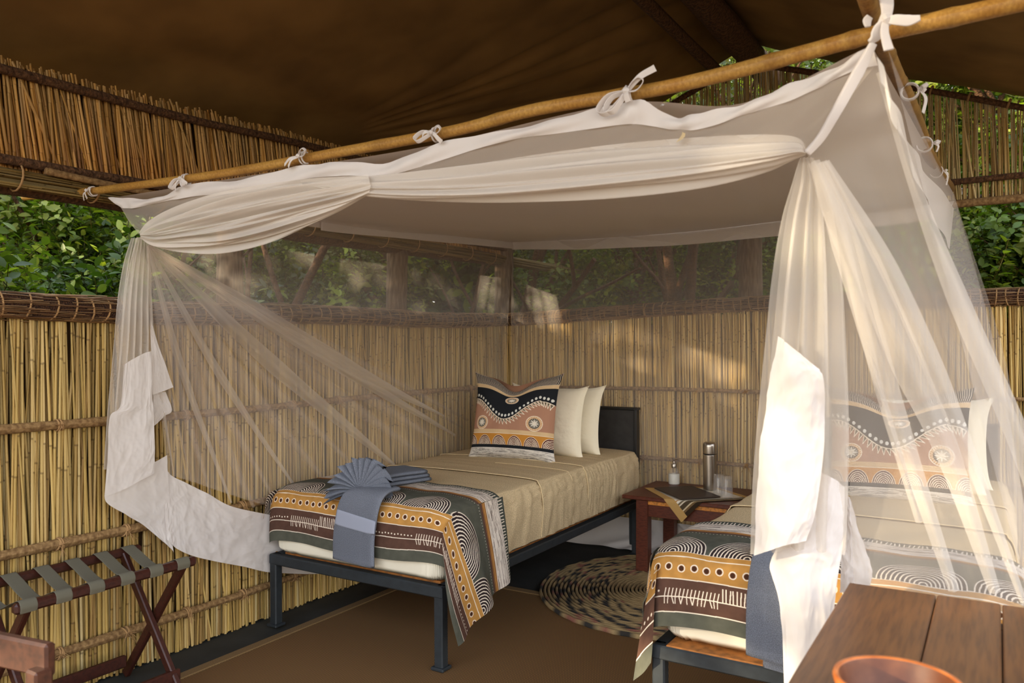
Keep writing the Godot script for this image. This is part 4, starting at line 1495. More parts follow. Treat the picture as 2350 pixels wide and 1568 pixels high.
# ---------------------------------------------------------------- the net
# loops and tails are [degrees from the pole's direction, length]
func bow(net: Node3D, at: Vector3, along: Vector3, size: float, pole_r: float, loops: Array, tails: Array) -> void:
	var out := along.cross(Vector3.UP).normalized()
	if out.dot(Vector3(0, 1.3, 0) - at) < 0.0:
		out = -out
	var upv := out.cross(along).normalized()
	if upv.y < 0.0:
		upv = -upv
	var b := MB.new()
	var w := 0.0056 * size
	for k in 2:
		add_ring(b, at - out * pole_r + along * (k - 0.5) * 0.012, along, pole_r + 0.003, 0.003 * size, 16)
	var o := at + out * 0.006
	for q in loops:
		var d: Vector3 = along * cos(deg_to_rad(q[0])) + upv * sin(deg_to_rad(q[0]))
		var e: Vector3 = d.cross(out).normalized()
		var l: float = q[1]
		band(b, PackedVector3Array([o, o + d * l * 0.5 + e * l * 0.26 + out * 0.006, o + d * l + e * l * 0.1 + out * 0.012, o + d * l * 0.86 - e * l * 0.2 + out * 0.016, o + d * l * 0.4 - e * l * 0.16 + out * 0.012, o]), [w, w * 1.2, w * 1.2, w], 0.0012, out + e * 0.6, 26)
	for q in tails:
		var d: Vector3 = along * cos(deg_to_rad(q[0])) + upv * sin(deg_to_rad(q[0]))
		var l: float = q[1]
		band(b, PackedVector3Array([o, o + d * l * 0.5 + out * 0.014 + upv * 0.004, o + d * l + out * 0.008]), [w * 0.8, w * 1.1, w * 1.25], 0.0012, out.cross(d) + out * 0.4, 14)
	b.box(o + out * 0.008, Vector3(0.016, 0.014, 0.014) * size, 0.006)
	obj("tie", b.mesh(), M.cotton, net)


func fold(net: Node3D, path: PackedVector3Array, w: Array, m: Material, ref := Vector3.ZERO) -> void:
	# one pleat of netting: a shallow trough along the path
	var n := 40
	var line := spline(path, n)
	var pts := PackedVector3Array()
	for i in n:
		var d := (line[mini(i + 1, n - 1)] - line[maxi(i - 1, 0)]).normalized()
		var x := d.cross((line[i] - Vector3(0, 1.3, 0)).normalized()).normalized()
		var y := d.cross(x).normalized()
		var f := float(i) / (n - 1) * (w.size() - 1)
		var ww: float = lerpf(w[int(f)], w[mini(int(f) + 1, w.size() - 1)], f - int(f))
		for j in 7:
			var q := j / 3.0 - 1.0
			pts.append(line[i] + x * q * ww + y * ww * 0.35 * cos(q * PI))
	var b := MB.new()
	b.grid(pts, 7)
	obj("pleat", b.mesh(), m, net)


func build_net() -> void:
	var front := P([-3.4372, 1.9247, -1.704, -3.0101, 1.9088, -1.7342, -2.8663, 1.9049, -1.7444, -2.2722, 1.8995, -1.7865, -1.8177, 1.9107, -1.8186, -1.353, 1.9231, -1.8515, -1.0738, 1.9475, -1.8713, -0.6953, 1.9509, -1.898, -0.4, 1.9767, -1.9189, -0.2387, 1.9934, -1.9303, -0.0349, 2.0041, -1.9448, 0.1043, 2.0135, -1.9546])
	var bb := MB.new()
	var line := spline(front, 90)
	var radii := []
	var cols := []
	var node_at := [8, 17, 26, 36, 45, 54, 63, 71, 79]
	for i in 90:
		var near := 99
		for q in node_at:
			near = mini(near, absi(q - i))
		radii.append(lerpf(0.0135, 0.0205, i / 89.0) * (1.1 if near == 0 else 1.0))
		cols.append(Color(0.50, 0.27, 0.06).lerp(Color(0.60, 0.37, 0.10), rng.randf()) * (0.8 if near == 0 else 1.0))
	bb.tube(line, radii, 16, true, cols)
	tag(obj("bamboo_pole", bb.mesh(), M.bamboo), "long golden bamboo pole carrying the front edge of the net", "pole", "bamboo poles of the net")
	var cross := P([-0.24, 2.0658, -1.8098, -0.24, 2.0569, -1.9584, -0.24, 2.0522, -2.193, -0.24, 2.0601, -2.4646, -0.228, 2.041, -2.6679, -0.228, 2.0507, -3.1282, -0.215, 2.0144, -3.504, -0.215, 2.2518, -6.0995])
	for i in cross.size():
		cross[i].y += 0.0
	bb = MB.new()
	line = spline(cross, 60)
	radii = []
	cols = []
	for i in 60:
		var near := absi((i + 3) % 9 - 4)
		radii.append((0.0195 + 0.004 * i / 59.0) * (1.1 if near == 0 else 1.0))
		cols.append(Color(0.50, 0.30, 0.10).lerp(Color(0.36, 0.21, 0.08), rng.randf()) * (0.7 if near == 0 else 1.0))
	bb.tube(line, radii, 16, true, cols)
	tag(obj("bamboo_pole", bb.mesh(), M.bamboo), "darker bamboo pole crossing over the front pole and running back on the right", "pole", "bamboo poles of the net")
	for q in [[0.03, "brown twine round the very tip of the long bamboo pole"], [0.062, "brown twine tying the long bamboo pole up to the left eave"]]:
		bb = MB.new()
		add_ring(bb, spline_at(front, q[0]) + Vector3(0, 0.012, 0), Vector3(1, 0.1, 0.1).normalized(), 0.019, 0.003, 14, 1.7)
		tag(obj("twine_lashing", bb.mesh(), M.twine), q[1], "twine")

	var net := thing("mosquito_net", "large white mosquito net canopy hung from bamboo poles over both beds", "mosquito net")
	# roof sheet
	var BL := Vector3(-2.82, 2.0, -4.56)
	var BR := Vector3(-0.18, 2.04, -4.52)
	var f0 := PackedVector3Array([Vector3(-2.8821, 1.8662, -1.7313), Vector3(-2.4108, 1.8721, -1.7646), Vector3(-1.9156, 1.8788, -1.7997), Vector3(-1.3959, 1.8877, -1.8364), Vector3(-0.8316, 1.9239, -1.8764), Vector3(-0.5225, 1.878, -1.8982), Vector3(-0.2357, 1.9663, -1.9185)])
	var f1 := PackedVector3Array()
	var f2 := PackedVector3Array()
	for p in f0:
		var k := inverse_lerp(f0[0].x, f0[6].x, p.x)
		var e := BL.lerp(BR, k) - Vector3(0, 0.05 * sin(PI * k), 0)
		f1.append(p.lerp(e, 0.5) - Vector3(0, 0.03 * sin(PI * k) + 0.01, 0))
		f2.append(e)
	obj("roof_sheet", sheet([f0, f1, f2], 61, 41, func(u, v): return 0.006 * sin(u * 40.0 + 3.0 * sin(v * 5.0)) * sin(PI * v)), M.net_roof, net)
	# the hem bands at the edges of the roof
	obj("border_band", sheet([PackedVector3Array([Vector3(-2.8761, 1.8684, -1.7277), Vector3(-2.7431, 1.8544, -1.7371), Vector3(-2.5711, 1.8448, -1.7493), Vector3(-2.4058, 1.8771, -1.761), Vector3(-2.1632, 1.8642, -1.7781), Vector3(-1.9116, 1.8833, -1.7959), Vector3(-1.7501, 1.8762, -1.8074), Vector3(-1.5817, 1.8543, -1.8193), Vector3(-1.393, 1.8865, -1.8326), Vector3(-1.1759, 1.8985, -1.848), Vector3(-0.9772, 1.9095, -1.8621), Vector3(-0.8299, 1.9238, -1.8725), Vector3(-0.7713, 1.9228, -1.8766), Vector3(-0.6923, 1.8726, -1.8822), Vector3(-0.6266, 1.8666, -1.8869), Vector3(-0.5215, 1.8768, -1.8943), Vector3(-0.4214, 1.9008, -1.9014), Vector3(-0.3261, 1.9256, -1.9081), Vector3(-0.2485, 1.9576, -1.9136), Vector3(-0.2325, 1.9664, -1.9148)]),
		PackedVector3Array([Vector3(-2.8262, 1.8428, -1.7232), Vector3(-2.7196, 1.8332, -1.7307), Vector3(-2.5512, 1.8323, -1.7426), Vector3(-2.3916, 1.8513, -1.7539), Vector3(-2.1443, 1.8403, -1.7714), Vector3(-1.9038, 1.8584, -1.7885), Vector3(-1.7395, 1.8516, -1.8001), Vector3(-1.5672, 1.8327, -1.8123), Vector3(-1.3874, 1.8587, -1.825), Vector3(-1.1712, 1.8802, -1.8403), Vector3(-0.9733, 1.8861, -1.8543), Vector3(-0.8266, 1.8931, -1.8647), Vector3(-0.7684, 1.8892, -1.8688), Vector3(-0.6874, 1.8525, -1.8745), Vector3(-0.622, 1.8446, -1.8792), Vector3(-0.5194, 1.8597, -1.8864), Vector3(-0.4197, 1.8799, -1.8935), Vector3(-0.3295, 1.9059, -1.8999), Vector3(-0.261, 1.9338, -1.9047), Vector3(-0.2273, 1.9376, -1.9071)]),
		PackedVector3Array([Vector3(-2.7975, 1.8214, -1.7312), Vector3(-2.7161, 1.816, -1.737), Vector3(-2.55, 1.8237, -1.7487), Vector3(-2.3926, 1.8294, -1.7599), Vector3(-2.1411, 1.8205, -1.7777), Vector3(-1.9099, 1.8376, -1.7941), Vector3(-1.7399, 1.8309, -1.8061), Vector3(-1.5641, 1.815, -1.8185), Vector3(-1.3919, 1.8349, -1.8307), Vector3(-1.1749, 1.8662, -1.8461), Vector3(-0.9765, 1.8669, -1.8601), Vector3(-0.8294, 1.8667, -1.8705), Vector3(-0.771, 1.8599, -1.8746), Vector3(-0.6863, 1.8364, -1.8806), Vector3(-0.6209, 1.8276, -1.8853), Vector3(-0.5211, 1.8468, -1.8923), Vector3(-0.4212, 1.8634, -1.8994), Vector3(-0.3353, 1.8906, -1.9055), Vector3(-0.271, 1.9138, -1.91), Vector3(-0.2229, 1.9173, -1.9134)])], 140, 9, func(u, v): return 0.004 * sin(u * 61.0 + v * 5.0) + 0.003 * sin(u * 150.0)), M.cotton, net)
	obj("border_band", sheet([PackedVector3Array([Vector3(-2.83, 1.9, -2.0), Vector3(-2.83, 1.93, -2.8), Vector3(-2.82, 1.9187, -2.8192), Vector3(-2.82, 1.9558, -3.5411), BL + Vector3(0.01, 0.0, 0)]), PackedVector3Array([Vector3(-2.83, 1.86, -2.0), Vector3(-2.83, 1.88, -2.8), Vector3(-2.82, 1.8668, -2.8189), Vector3(-2.82, 1.9033, -3.5406), BL + Vector3(0.02, -0.045, 0)])], 60, 5, func(u, v): return 0.004 * sin(u * 30.0)), M.cotton, net)
	obj("border_band", sheet([PackedVector3Array([BL, Vector3(-2.2402, 2.0002, -4.56), Vector3(-1.6546, 1.9967, -4.56), Vector3(-1.0159, 1.9878, -4.56), Vector3(-0.5665, 1.9877, -4.56), BR - Vector3(0, 0.03, 0)]), PackedVector3Array([BL - Vector3(0, 0.05, 0), Vector3(-2.2359, 1.9118, -4.55), Vector3(-1.6517, 1.8951, -4.55), Vector3(-1.0143, 1.9031, -4.55), Vector3(-0.5658, 1.9121, -4.55), Vector3(-0.2168, 1.9315, -4.55)])], 80, 6, func(u, v): return 0.006 * sin(u * 26.0)), M.cotton, net)
	obj("border_band", sheet([PackedVector3Array([Vector3(-0.19, 1.8391, -1.619), Vector3(-0.19, 1.8264, -1.8774), Vector3(-0.19, 1.8234, -2.322), Vector3(-0.19, 1.8523, -2.9451), Vector3(-0.19, 2.0227, -4.8607)]), PackedVector3Array([Vector3(-0.185, 1.7941, -1.6378), Vector3(-0.185, 1.7731, -1.9447), Vector3(-0.185, 1.7445, -2.4931), Vector3(-0.185, 1.7286, -3.2391), Vector3(-0.185, 1.7386, -4.2391)])], 50, 6, func(u, v): return 0.006 * sin(u * 24.0)), M.net_dense, net)

	# front veil between the band and the swags
	obj("net_panel", sheet([PackedVector3Array([Vector3(-2.8062, 1.8264, -1.7366), Vector3(-2.4001, 1.8341, -1.7654), Vector3(-1.9158, 1.8421, -1.7996), Vector3(-1.569, 1.8193, -1.8242), Vector3(-1.1786, 1.8704, -1.8518), Vector3(-0.832, 1.8708, -1.8763), Vector3(-0.6884, 1.8402, -1.8865), Vector3(-0.5227, 1.8506, -1.8982), Vector3(-0.3363, 1.8944, -1.9114), Vector3(-0.2271, 1.9218, -1.9191)]), PackedVector3Array([Vector3(-2.6916, 1.7168, -1.7347), Vector3(-2.4993, 1.7764, -1.7483), Vector3(-1.9998, 1.8062, -1.7837), Vector3(-1.5773, 1.7853, -1.8136), Vector3(-1.1729, 1.797, -1.8422), Vector3(-0.852, 1.7953, -1.8649), Vector3(-0.6908, 1.7837, -1.8763), Vector3(-0.5411, 1.7729, -1.8869), Vector3(-0.421, 1.7643, -1.8954), Vector3(-0.3713, 1.736, -1.8989)])], 90, 12, func(u, v): return 0.006 * sin(u * 50.0 + v * 3.0) * sin(PI * v)), M.net_side, net)

	# swags of drawn-up netting
	obj("swag", sheet([PackedVector3Array([Vector3(-2.6728, 1.7191, -1.726), Vector3(-2.6132, 1.7496, -1.7302), Vector3(-2.4862, 1.7863, -1.7392), Vector3(-2.3108, 1.8165, -1.7516), Vector3(-2.1055, 1.8293, -1.7662), Vector3(-1.8777, 1.8318, -1.7823), Vector3(-1.7187, 1.8248, -1.7935), Vector3(-1.6261, 1.819, -1.8001)]), PackedVector3Array([Vector3(-2.6285, 1.706, -1.6991), Vector3(-2.5607, 1.7215, -1.7039), Vector3(-2.4253, 1.7418, -1.7135), Vector3(-2.2539, 1.7621, -1.7256), Vector3(-2.0533, 1.7792, -1.7398), Vector3(-1.8485, 1.7878, -1.7543), Vector3(-1.6919, 1.79, -1.7654), Vector3(-1.5958, 1.7934, -1.7722)]), PackedVector3Array([Vector3(-2.6122, 1.699, -1.6902), Vector3(-2.5358, 1.6952, -1.6956), Vector3(-2.3907, 1.7031, -1.7059), Vector3(-2.2216, 1.7141, -1.7179), Vector3(-2.0235, 1.7326, -1.7319), Vector3(-1.8389, 1.7484, -1.7449), Vector3(-1.683, 1.7609, -1.756), Vector3(-1.5842, 1.771, -1.763)]), PackedVector3Array([Vector3(-2.6262, 1.6964, -1.6993), Vector3(-2.5426, 1.6736, -1.7052), Vector3(-2.382, 1.6674, -1.7165), Vector3(-2.2133, 1.6663, -1.7285), Vector3(-2.0347, 1.6824, -1.7411), Vector3(-1.849, 1.7097, -1.7543), Vector3(-1.7092, 1.7316, -1.7641), Vector3(-1.5993, 1.7585, -1.7719)]), PackedVector3Array([Vector3(-2.6681, 1.698, -1.7264), Vector3(-2.5786, 1.6619, -1.7327), Vector3(-2.4202, 1.635, -1.7439), Vector3(-2.2489, 1.6246, -1.756), Vector3(-2.0675, 1.6381, -1.7689), Vector3(-1.9154, 1.6702, -1.7796), Vector3(-1.7714, 1.7143, -1.7898), Vector3(-1.6381, 1.7591, -1.7992)])], 100, 110,
		func(u, v): return (0.012 * sin(v * 31.0 + 4.0 * u) + 0.008 * sin(v * 53.0 - 5.0 * u + 1.0) + 0.004 * sin(v * 97.0 + 3.0 * u)) * sin(PI * clampf(u * 0.9 + 0.04, 0.0, 1.0))), M.net_dense, net)
	obj("swag", sheet([PackedVector3Array([Vector3(-1.9159, 1.8337, -1.7996), Vector3(-1.7541, 1.8226, -1.8111), Vector3(-1.5528, 1.8123, -1.8253), Vector3(-1.3217, 1.8117, -1.8417), Vector3(-1.1107, 1.8149, -1.8566), Vector3(-0.8563, 1.8138, -1.8746), Vector3(-0.6284, 1.803, -1.8907), Vector3(-0.4625, 1.7892, -1.9025), Vector3(-0.394, 1.7753, -1.9073), Vector3(-0.3732, 1.7473, -1.9088)]), PackedVector3Array([Vector3(-1.8825, 1.8194, -1.7719), Vector3(-1.7269, 1.8036, -1.7829), Vector3(-1.5288, 1.7887, -1.797), Vector3(-1.3013, 1.7803, -1.8131), Vector3(-1.0936, 1.7773, -1.8278), Vector3(-0.8432, 1.7744, -1.8455), Vector3(-0.6188, 1.7676, -1.8613), Vector3(-0.4554, 1.7612, -1.8729), Vector3(-0.388, 1.7559, -1.8777), Vector3(-0.3684, 1.7365, -1.8791)]), PackedVector3Array([Vector3(-1.8555, 1.8064, -1.7538), Vector3(-1.7088, 1.785, -1.7642), Vector3(-1.5128, 1.763, -1.778), Vector3(-1.2878, 1.7458, -1.794), Vector3(-1.0823, 1.7394, -1.8085), Vector3(-0.8345, 1.7362, -1.826), Vector3(-0.6125, 1.7343, -1.8417), Vector3(-0.4508, 1.7372, -1.8532), Vector3(-0.384, 1.7402, -1.8579), Vector3(-0.3654, 1.7301, -1.8592)]), PackedVector3Array([Vector3(-1.8582, 1.8042, -1.7636), Vector3(-1.718, 1.7742, -1.7735), Vector3(-1.521, 1.7423, -1.7875), Vector3(-1.2949, 1.7211, -1.8035), Vector3(-1.0883, 1.7111, -1.8181), Vector3(-0.8392, 1.7073, -1.8357), Vector3(-0.6159, 1.7103, -1.8515), Vector3(-0.4533, 1.7213, -1.863), Vector3(-0.3908, 1.7302, -1.8675), Vector3(-0.3683, 1.7305, -1.8691)]), PackedVector3Array([Vector3(-1.8883, 1.8112, -1.8016), Vector3(-1.737, 1.7743, -1.8123), Vector3(-1.5533, 1.7437, -1.8253), Vector3(-1.3223, 1.7187, -1.8416), Vector3(-1.1114, 1.7042, -1.8566), Vector3(-0.8571, 1.6909, -1.8746), Vector3(-0.6292, 1.692, -1.8907), Vector3(-0.4831, 1.7086, -1.901), Vector3(-0.4089, 1.7282, -1.9063), Vector3(-0.3771, 1.7367, -1.9085)])], 110, 90,
		func(u, v): return (0.010 * sin(v * 19.0 + 3.0 * u) + 0.006 * sin(v * 43.0 - 5.0 * u)) * sin(PI * u)), M.net_dense, net)

	# left curtain: gathered netting with a cotton hem
	for q in [[0.0, 0.0], [-0.035, 1.4]]:
		var ph: float = q[1]
		var g := loft([PackedVector3Array([Vector3(-2.8, 1.7192, -1.7955), Vector3(-2.8, 1.7204, -1.8063), Vector3(-2.8, 1.7216, -1.8171), Vector3(-2.8, 1.7229, -1.828), Vector3(-2.8, 1.7241, -1.839)]), PackedVector3Array([Vector3(-2.82, 1.6272, -1.7794), Vector3(-2.82, 1.6291, -1.8008), Vector3(-2.82, 1.631, -1.8224), Vector3(-2.82, 1.6329, -1.8443), Vector3(-2.82, 1.6348, -1.8665)]), PackedVector3Array([Vector3(-2.84, 1.4942, -1.7702), Vector3(-2.84, 1.4955, -1.7968), Vector3(-2.84, 1.4969, -1.8238), Vector3(-2.84, 1.4983, -1.8531), Vector3(-2.84, 1.4998, -1.8829)]), PackedVector3Array([Vector3(-2.85, 1.2943, -1.758), Vector3(-2.85, 1.294, -1.7898), Vector3(-2.85, 1.2938, -1.8221), Vector3(-2.85, 1.2935, -1.8569), Vector3(-2.85, 1.2933, -1.8905)]), PackedVector3Array([Vector3(-2.86, 1.0461, -1.7353), Vector3(-2.86, 1.0431, -1.7737), Vector3(-2.86, 1.0399, -1.8147), Vector3(-2.86, 1.0366, -1.8567), Vector3(-2.86, 1.0331, -1.9016)]), PackedVector3Array([Vector3(-2.86, 0.8343, -1.7122), Vector3(-2.86, 0.828, -1.757), Vector3(-2.86, 0.8211, -1.8066), Vector3(-2.86, 0.8145, -1.8539), Vector3(-2.86, 0.8075, -1.9044)])], 60, 60,
			func(u, v): return 0.016 * sin(u * 30.0 + ph + 2.0 * sin(v * 3.0)) * minf(1.0, 0.35 + v * 1.2))
		for i in g.size():
			g[i].x += q[0]
		bb = MB.new()
		bb.grid(g, 60)
		obj("curtain", bb.mesh(), M.net_fold, net)
	obj("hem_cloth", sheet([PackedVector3Array([Vector3(-2.83, 1.2311, -1.7611), Vector3(-2.83, 1.2504, -1.793), Vector3(-2.83, 1.2749, -1.8438), Vector3(-2.83, 1.2831, -1.8734)]), PackedVector3Array([Vector3(-2.82, 1.0802, -1.7421), Vector3(-2.82, 1.0872, -1.786), Vector3(-2.82, 1.0986, -1.8438), Vector3(-2.82, 1.1122, -1.8735)]), PackedVector3Array([Vector3(-2.82, 1.0377, -1.6974), Vector3(-2.82, 1.0295, -1.7575), Vector3(-2.82, 1.0314, -1.8362), Vector3(-2.82, 1.0366, -1.8787)]), PackedVector3Array([Vector3(-2.81, 0.9068, -1.6842), Vector3(-2.81, 0.8889, -1.7507), Vector3(-2.81, 0.8893, -1.829), Vector3(-2.81, 0.9008, -1.8752)]), PackedVector3Array([Vector3(-2.82, 0.7456, -1.6761), Vector3(-2.82, 0.7564, -1.739), Vector3(-2.82, 0.7825, -1.8169), Vector3(-2.82, 0.8024, -1.8777)])], 70, 80, crease(103, 0.0037, 2.2, 3.0)), M.cotton, net)
	obj("hem_cloth", sheet([PackedVector3Array([Vector3(-2.87, 0.8388, -1.795), Vector3(-2.87, 0.829, -1.8679), Vector3(-2.87, 0.8423, -1.9246), Vector3(-2.87, 0.8595, -1.9693)]), PackedVector3Array([Vector3(-2.86, 0.7342, -1.7016), Vector3(-2.86, 0.7313, -1.7883), Vector3(-2.86, 0.742, -1.8796), Vector3(-2.86, 0.7633, -1.9678)]), PackedVector3Array([Vector3(-2.87, 0.6502, -1.7942), Vector3(-2.87, 0.6407, -1.8633), Vector3(-2.87, 0.6556, -1.9237), Vector3(-2.87, 0.6685, -1.9802)]), PackedVector3Array([Vector3(-2.88, 0.5887, -1.8771), Vector3(-2.88, 0.5673, -1.9147), Vector3(-2.88, 0.5755, -1.9611), Vector3(-2.88, 0.5945, -1.9907)]), PackedVector3Array([Vector3(-2.88, 0.4821, -1.9843), Vector3(-2.88, 0.4732, -1.9922), Vector3(-2.88, 0.4643, -2.0001), Vector3(-2.88, 0.4522, -2.006)])], 70, 80, crease(106, 0.0034, 2.0, 3.0)), M.cotton, net)
	obj("hem_cloth", sheet([PackedVector3Array([Vector3(-2.85, 1.4054, -1.8853), Vector3(-2.85, 1.4055, -1.8872), Vector3(-2.85, 1.4038, -1.8891)]), PackedVector3Array([Vector3(-2.84, 1.3105, -1.8802), Vector3(-2.84, 1.3105, -1.8952), Vector3(-2.84, 1.3104, -1.9123)]), PackedVector3Array([Vector3(-2.84, 1.2073, -1.8834), Vector3(-2.84, 1.2133, -1.9137), Vector3(-2.84, 1.2211, -1.9465)]), PackedVector3Array([Vector3(-2.84, 1.1108, -1.8868), Vector3(-2.84, 1.1206, -1.9286), Vector3(-2.84, 1.1355, -1.9794)])], 70, 80, crease(109, 0.0020, 1.6, 2.4)), M.cotton, net)
	obj("hem_cloth", sheet([PackedVector3Array([Vector3(-2.88, 1.1098, -1.9153), Vector3(-2.88, 1.115, -1.948), Vector3(-2.88, 1.1172, -1.9714)]), PackedVector3Array([Vector3(-2.87, 1.0582, -1.9103), Vector3(-2.87, 1.0516, -1.9526), Vector3(-2.87, 1.0417, -1.9919)]), PackedVector3Array([Vector3(-2.88, 0.9789, -1.9147), Vector3(-2.88, 0.9945, -1.9358), Vector3(-2.88, 1.0183, -1.9671)])], 70, 80, crease(112, 0.0020, 2.0, 2.0)), M.cotton, net)
	obj("hem_skirt", sheet([PackedVector3Array([Vector3(-2.875, 0.849, -1.9511), Vector3(-2.875, 0.7807, -1.9862), Vector3(-2.875, 0.7292, -2.0669), Vector3(-2.875, 0.6663, -2.1728), Vector3(-2.875, 0.596, -2.2846), Vector3(-2.875, 0.5211, -2.4903), Vector3(-2.875, 0.4467, -2.718), Vector3(-2.875, 0.3566, -3.0191)]), PackedVector3Array([Vector3(-2.872, 0.6584, -1.956), Vector3(-2.872, 0.6286, -2.0033), Vector3(-2.872, 0.5809, -2.0847), Vector3(-2.872, 0.5231, -2.1917), Vector3(-2.872, 0.4594, -2.3164), Vector3(-2.872, 0.3846, -2.4997), Vector3(-2.872, 0.3101, -2.7427), Vector3(-2.872, 0.2402, -3.0151)]), PackedVector3Array([Vector3(-2.872, 0.5143, -1.971), Vector3(-2.872, 0.4665, -2.0186), Vector3(-2.872, 0.4203, -2.0944), Vector3(-2.872, 0.3682, -2.213), Vector3(-2.872, 0.3139, -2.351), Vector3(-2.872, 0.2517, -2.4989), Vector3(-2.872, 0.1753, -2.7706), Vector3(-2.872, 0.1185, -3.0142)])], 160, 70, crease(150, 0.0048, 7.0, 2.4)), M.cotton, net)
	# left side: a flat veil with the folds that run from the knot
	obj("net_panel", sheet([PackedVector3Array([Vector3(-2.84, 1.7099, -1.8522), Vector3(-2.84, 1.89, -2.3), Vector3(-2.84, 1.94, -3.4), BL]), PackedVector3Array([Vector3(-2.885, 1.2932, -1.9213), Vector3(-2.89, 1.2, -2.6), Vector3(-2.89, 1.2, -3.5), Vector3(-2.88, 1.2, -4.58)]), PackedVector3Array([Vector3(-2.89, 0.7755, -1.9886), Vector3(-2.895, 0.5, -2.7), Vector3(-2.895, 0.4, -3.6), Vector3(-2.89, 0.3, -4.6)])], 60, 30, func(u, v): return 0.004 * sin(u * 40.0)), M.net_thin, net)
	var kn_l: Vector3 = Vector3(-2.8, 1.6941, -1.8425)
	rng.seed = 31
	for k in 15:
		# each fold runs from the knot to its place on the far hem
		var t := pow(k / 14.0, 0.9)
		var end := spline_at(P([-2.872, 0.7676, -2.0039, -2.872, 0.667, -2.1705, -2.872, 0.5653, -2.4253, -2.872, 0.5517, -2.8023, -2.872, 0.6274, -3.3628, -2.872, 0.7164, -3.894, -2.872, 0.8189, -4.105]), t)
		var w := lerpf(0.012, 0.05, t) * rng.randf_range(0.35, 1.15)
		var mid := kn_l.lerp(end, 0.45) + Vector3(-0.035, -0.015 * sin(PI * t), 0)
		fold(net, PackedVector3Array([kn_l, mid, end]), [0.006, w * 0.75, w * 1.0, w * rng.randf_range(0.5, 1.0), w * 0.25], M.net_pleat if k % 3 else M.net_side)
	fold(net, PackedVector3Array([kn_l, Vector3(-2.865, 1.4946, -2.3519), Vector3(-2.865, 1.2464, -2.8898), Vector3(-2.865, 1.05, -3.3581), Vector3(-2.865, 0.8682, -3.8413)]), [0.007, 0.03, 0.04, 0.024, 0.004], M.net_side)
	# back veil and its hem on the floor behind the headboards
	obj("net_panel", sheet([PackedVector3Array([BL, BL.lerp(BR, 0.5), BR]), PackedVector3Array([Vector3(-2.88, 1.1, -4.63), Vector3(-1.5, 1.1, -4.63), Vector3(0.05, 1.1, -4.63)]), PackedVector3Array([Vector3(-2.88, 0.2, -4.635), Vector3(-1.5, 0.2, -4.635), Vector3(0.08, 0.2, -4.635)])], 60, 16, func(u, v): return 0.003 * sin(u * 40.0)), M.net_thin, net)
	obj("hem_cloth", sheet([PackedVector3Array([Vector3(-2.88, 0.22, -4.635), Vector3(-2.1339, 0.1949, -4.635), Vector3(-1.8712, 0.1991, -4.635), Vector3(-1.703, 0.1965, -4.635), Vector3(-1.53, 0.1952, -4.635), Vector3(-0.6, 0.2, -4.635), Vector3(0.08, 0.2, -4.635)]), PackedVector3Array([Vector3(-2.85, 0.1, -4.62), Vector3(-2.0, 0.1, -4.62), Vector3(-1.8, 0.1, -4.615), Vector3(-1.6, 0.1, -4.62), Vector3(-1.4, 0.1, -4.615), Vector3(-0.6, 0.1, -4.62), Vector3(0.08, 0.1, -4.62)]), PackedVector3Array([Vector3(-2.8, 0.012, -4.5), Vector3(-2.2, 0.014, -4.55), Vector3(-1.9, 0.014, -4.54), Vector3(-1.6, 0.014, -4.53), Vector3(-1.4, 0.014, -4.54), Vector3(-0.6, 0.014, -4.55), Vector3(0.08, 0.014, -4.55)])], 90, 16, func(u, v): return 0.007 * sin(u * 60.0 + v * 3.0)), M.cotton, net)

	# right corner: gathered cord, curtain, hem and the long folds
	bb = MB.new()
	band(bb, PackedVector3Array([Vector3(-0.2267, 1.9539, -1.8741), Vector3(-0.2505, 1.9084, -1.8724), Vector3(-0.2782, 1.859, -1.8704), Vector3(-0.3063, 1.8088, -1.8684), Vector3(-0.3348, 1.7618, -1.8664), Vector3(-0.3645, 1.73, -1.8643)]), [0.008, 0.013, 0.012, 0.01, 0.008], 0.006, Vector3(0.85, 0.2, -0.5), 40)
	obj("gather_cord", bb.mesh(), M.cotton, net)
	obj("net_panel", sheet([PackedVector3Array([Vector3(-0.3735, 1.7405, -1.91), Vector3(-0.3369, 1.6102, -1.93), Vector3(-0.3086, 1.3889, -1.98), Vector3(-0.3119, 1.074, -2.05), Vector3(-0.31, 0.6909, -2.12)]), PackedVector3Array([Vector3(-0.3426, 1.7726, -1.91), Vector3(-0.2789, 1.6075, -1.95), Vector3(-0.2131, 1.3867, -2), Vector3(-0.177, 1.0785, -2.08), Vector3(-0.148, 0.6608, -2.15)]), PackedVector3Array([Vector3(-0.3006, 1.8465, -1.92), Vector3(-0.2184, 1.606, -1.98), Vector3(-0.1437, 1.3857, -2.03), Vector3(-0.0788, 1.082, -2.1), Vector3(-0.0306, 0.6618, -2.18)]), PackedVector3Array([Vector3(-0.256, 1.9207, -1.92), Vector3(-0.1752, 1.6315, -1.98), Vector3(-0.0991, 1.385, -2.05), Vector3(-0.014, 1.0836, -2.12), Vector3(0.0566, 0.6609, -2.2)]), PackedVector3Array([Vector3(-0.2247, 1.9422, -1.93), Vector3(-0.1574, 1.6591, -1.98), Vector3(-0.0745, 1.4338, -2.05), Vector3(0.0456, 1.0998, -2.14), Vector3(0.1576, 0.6728, -2.22)])], 60, 60, func(u, v): return 0.006 * sin(v * 26.0 + u * 3.0) * u), M.net_side, net)
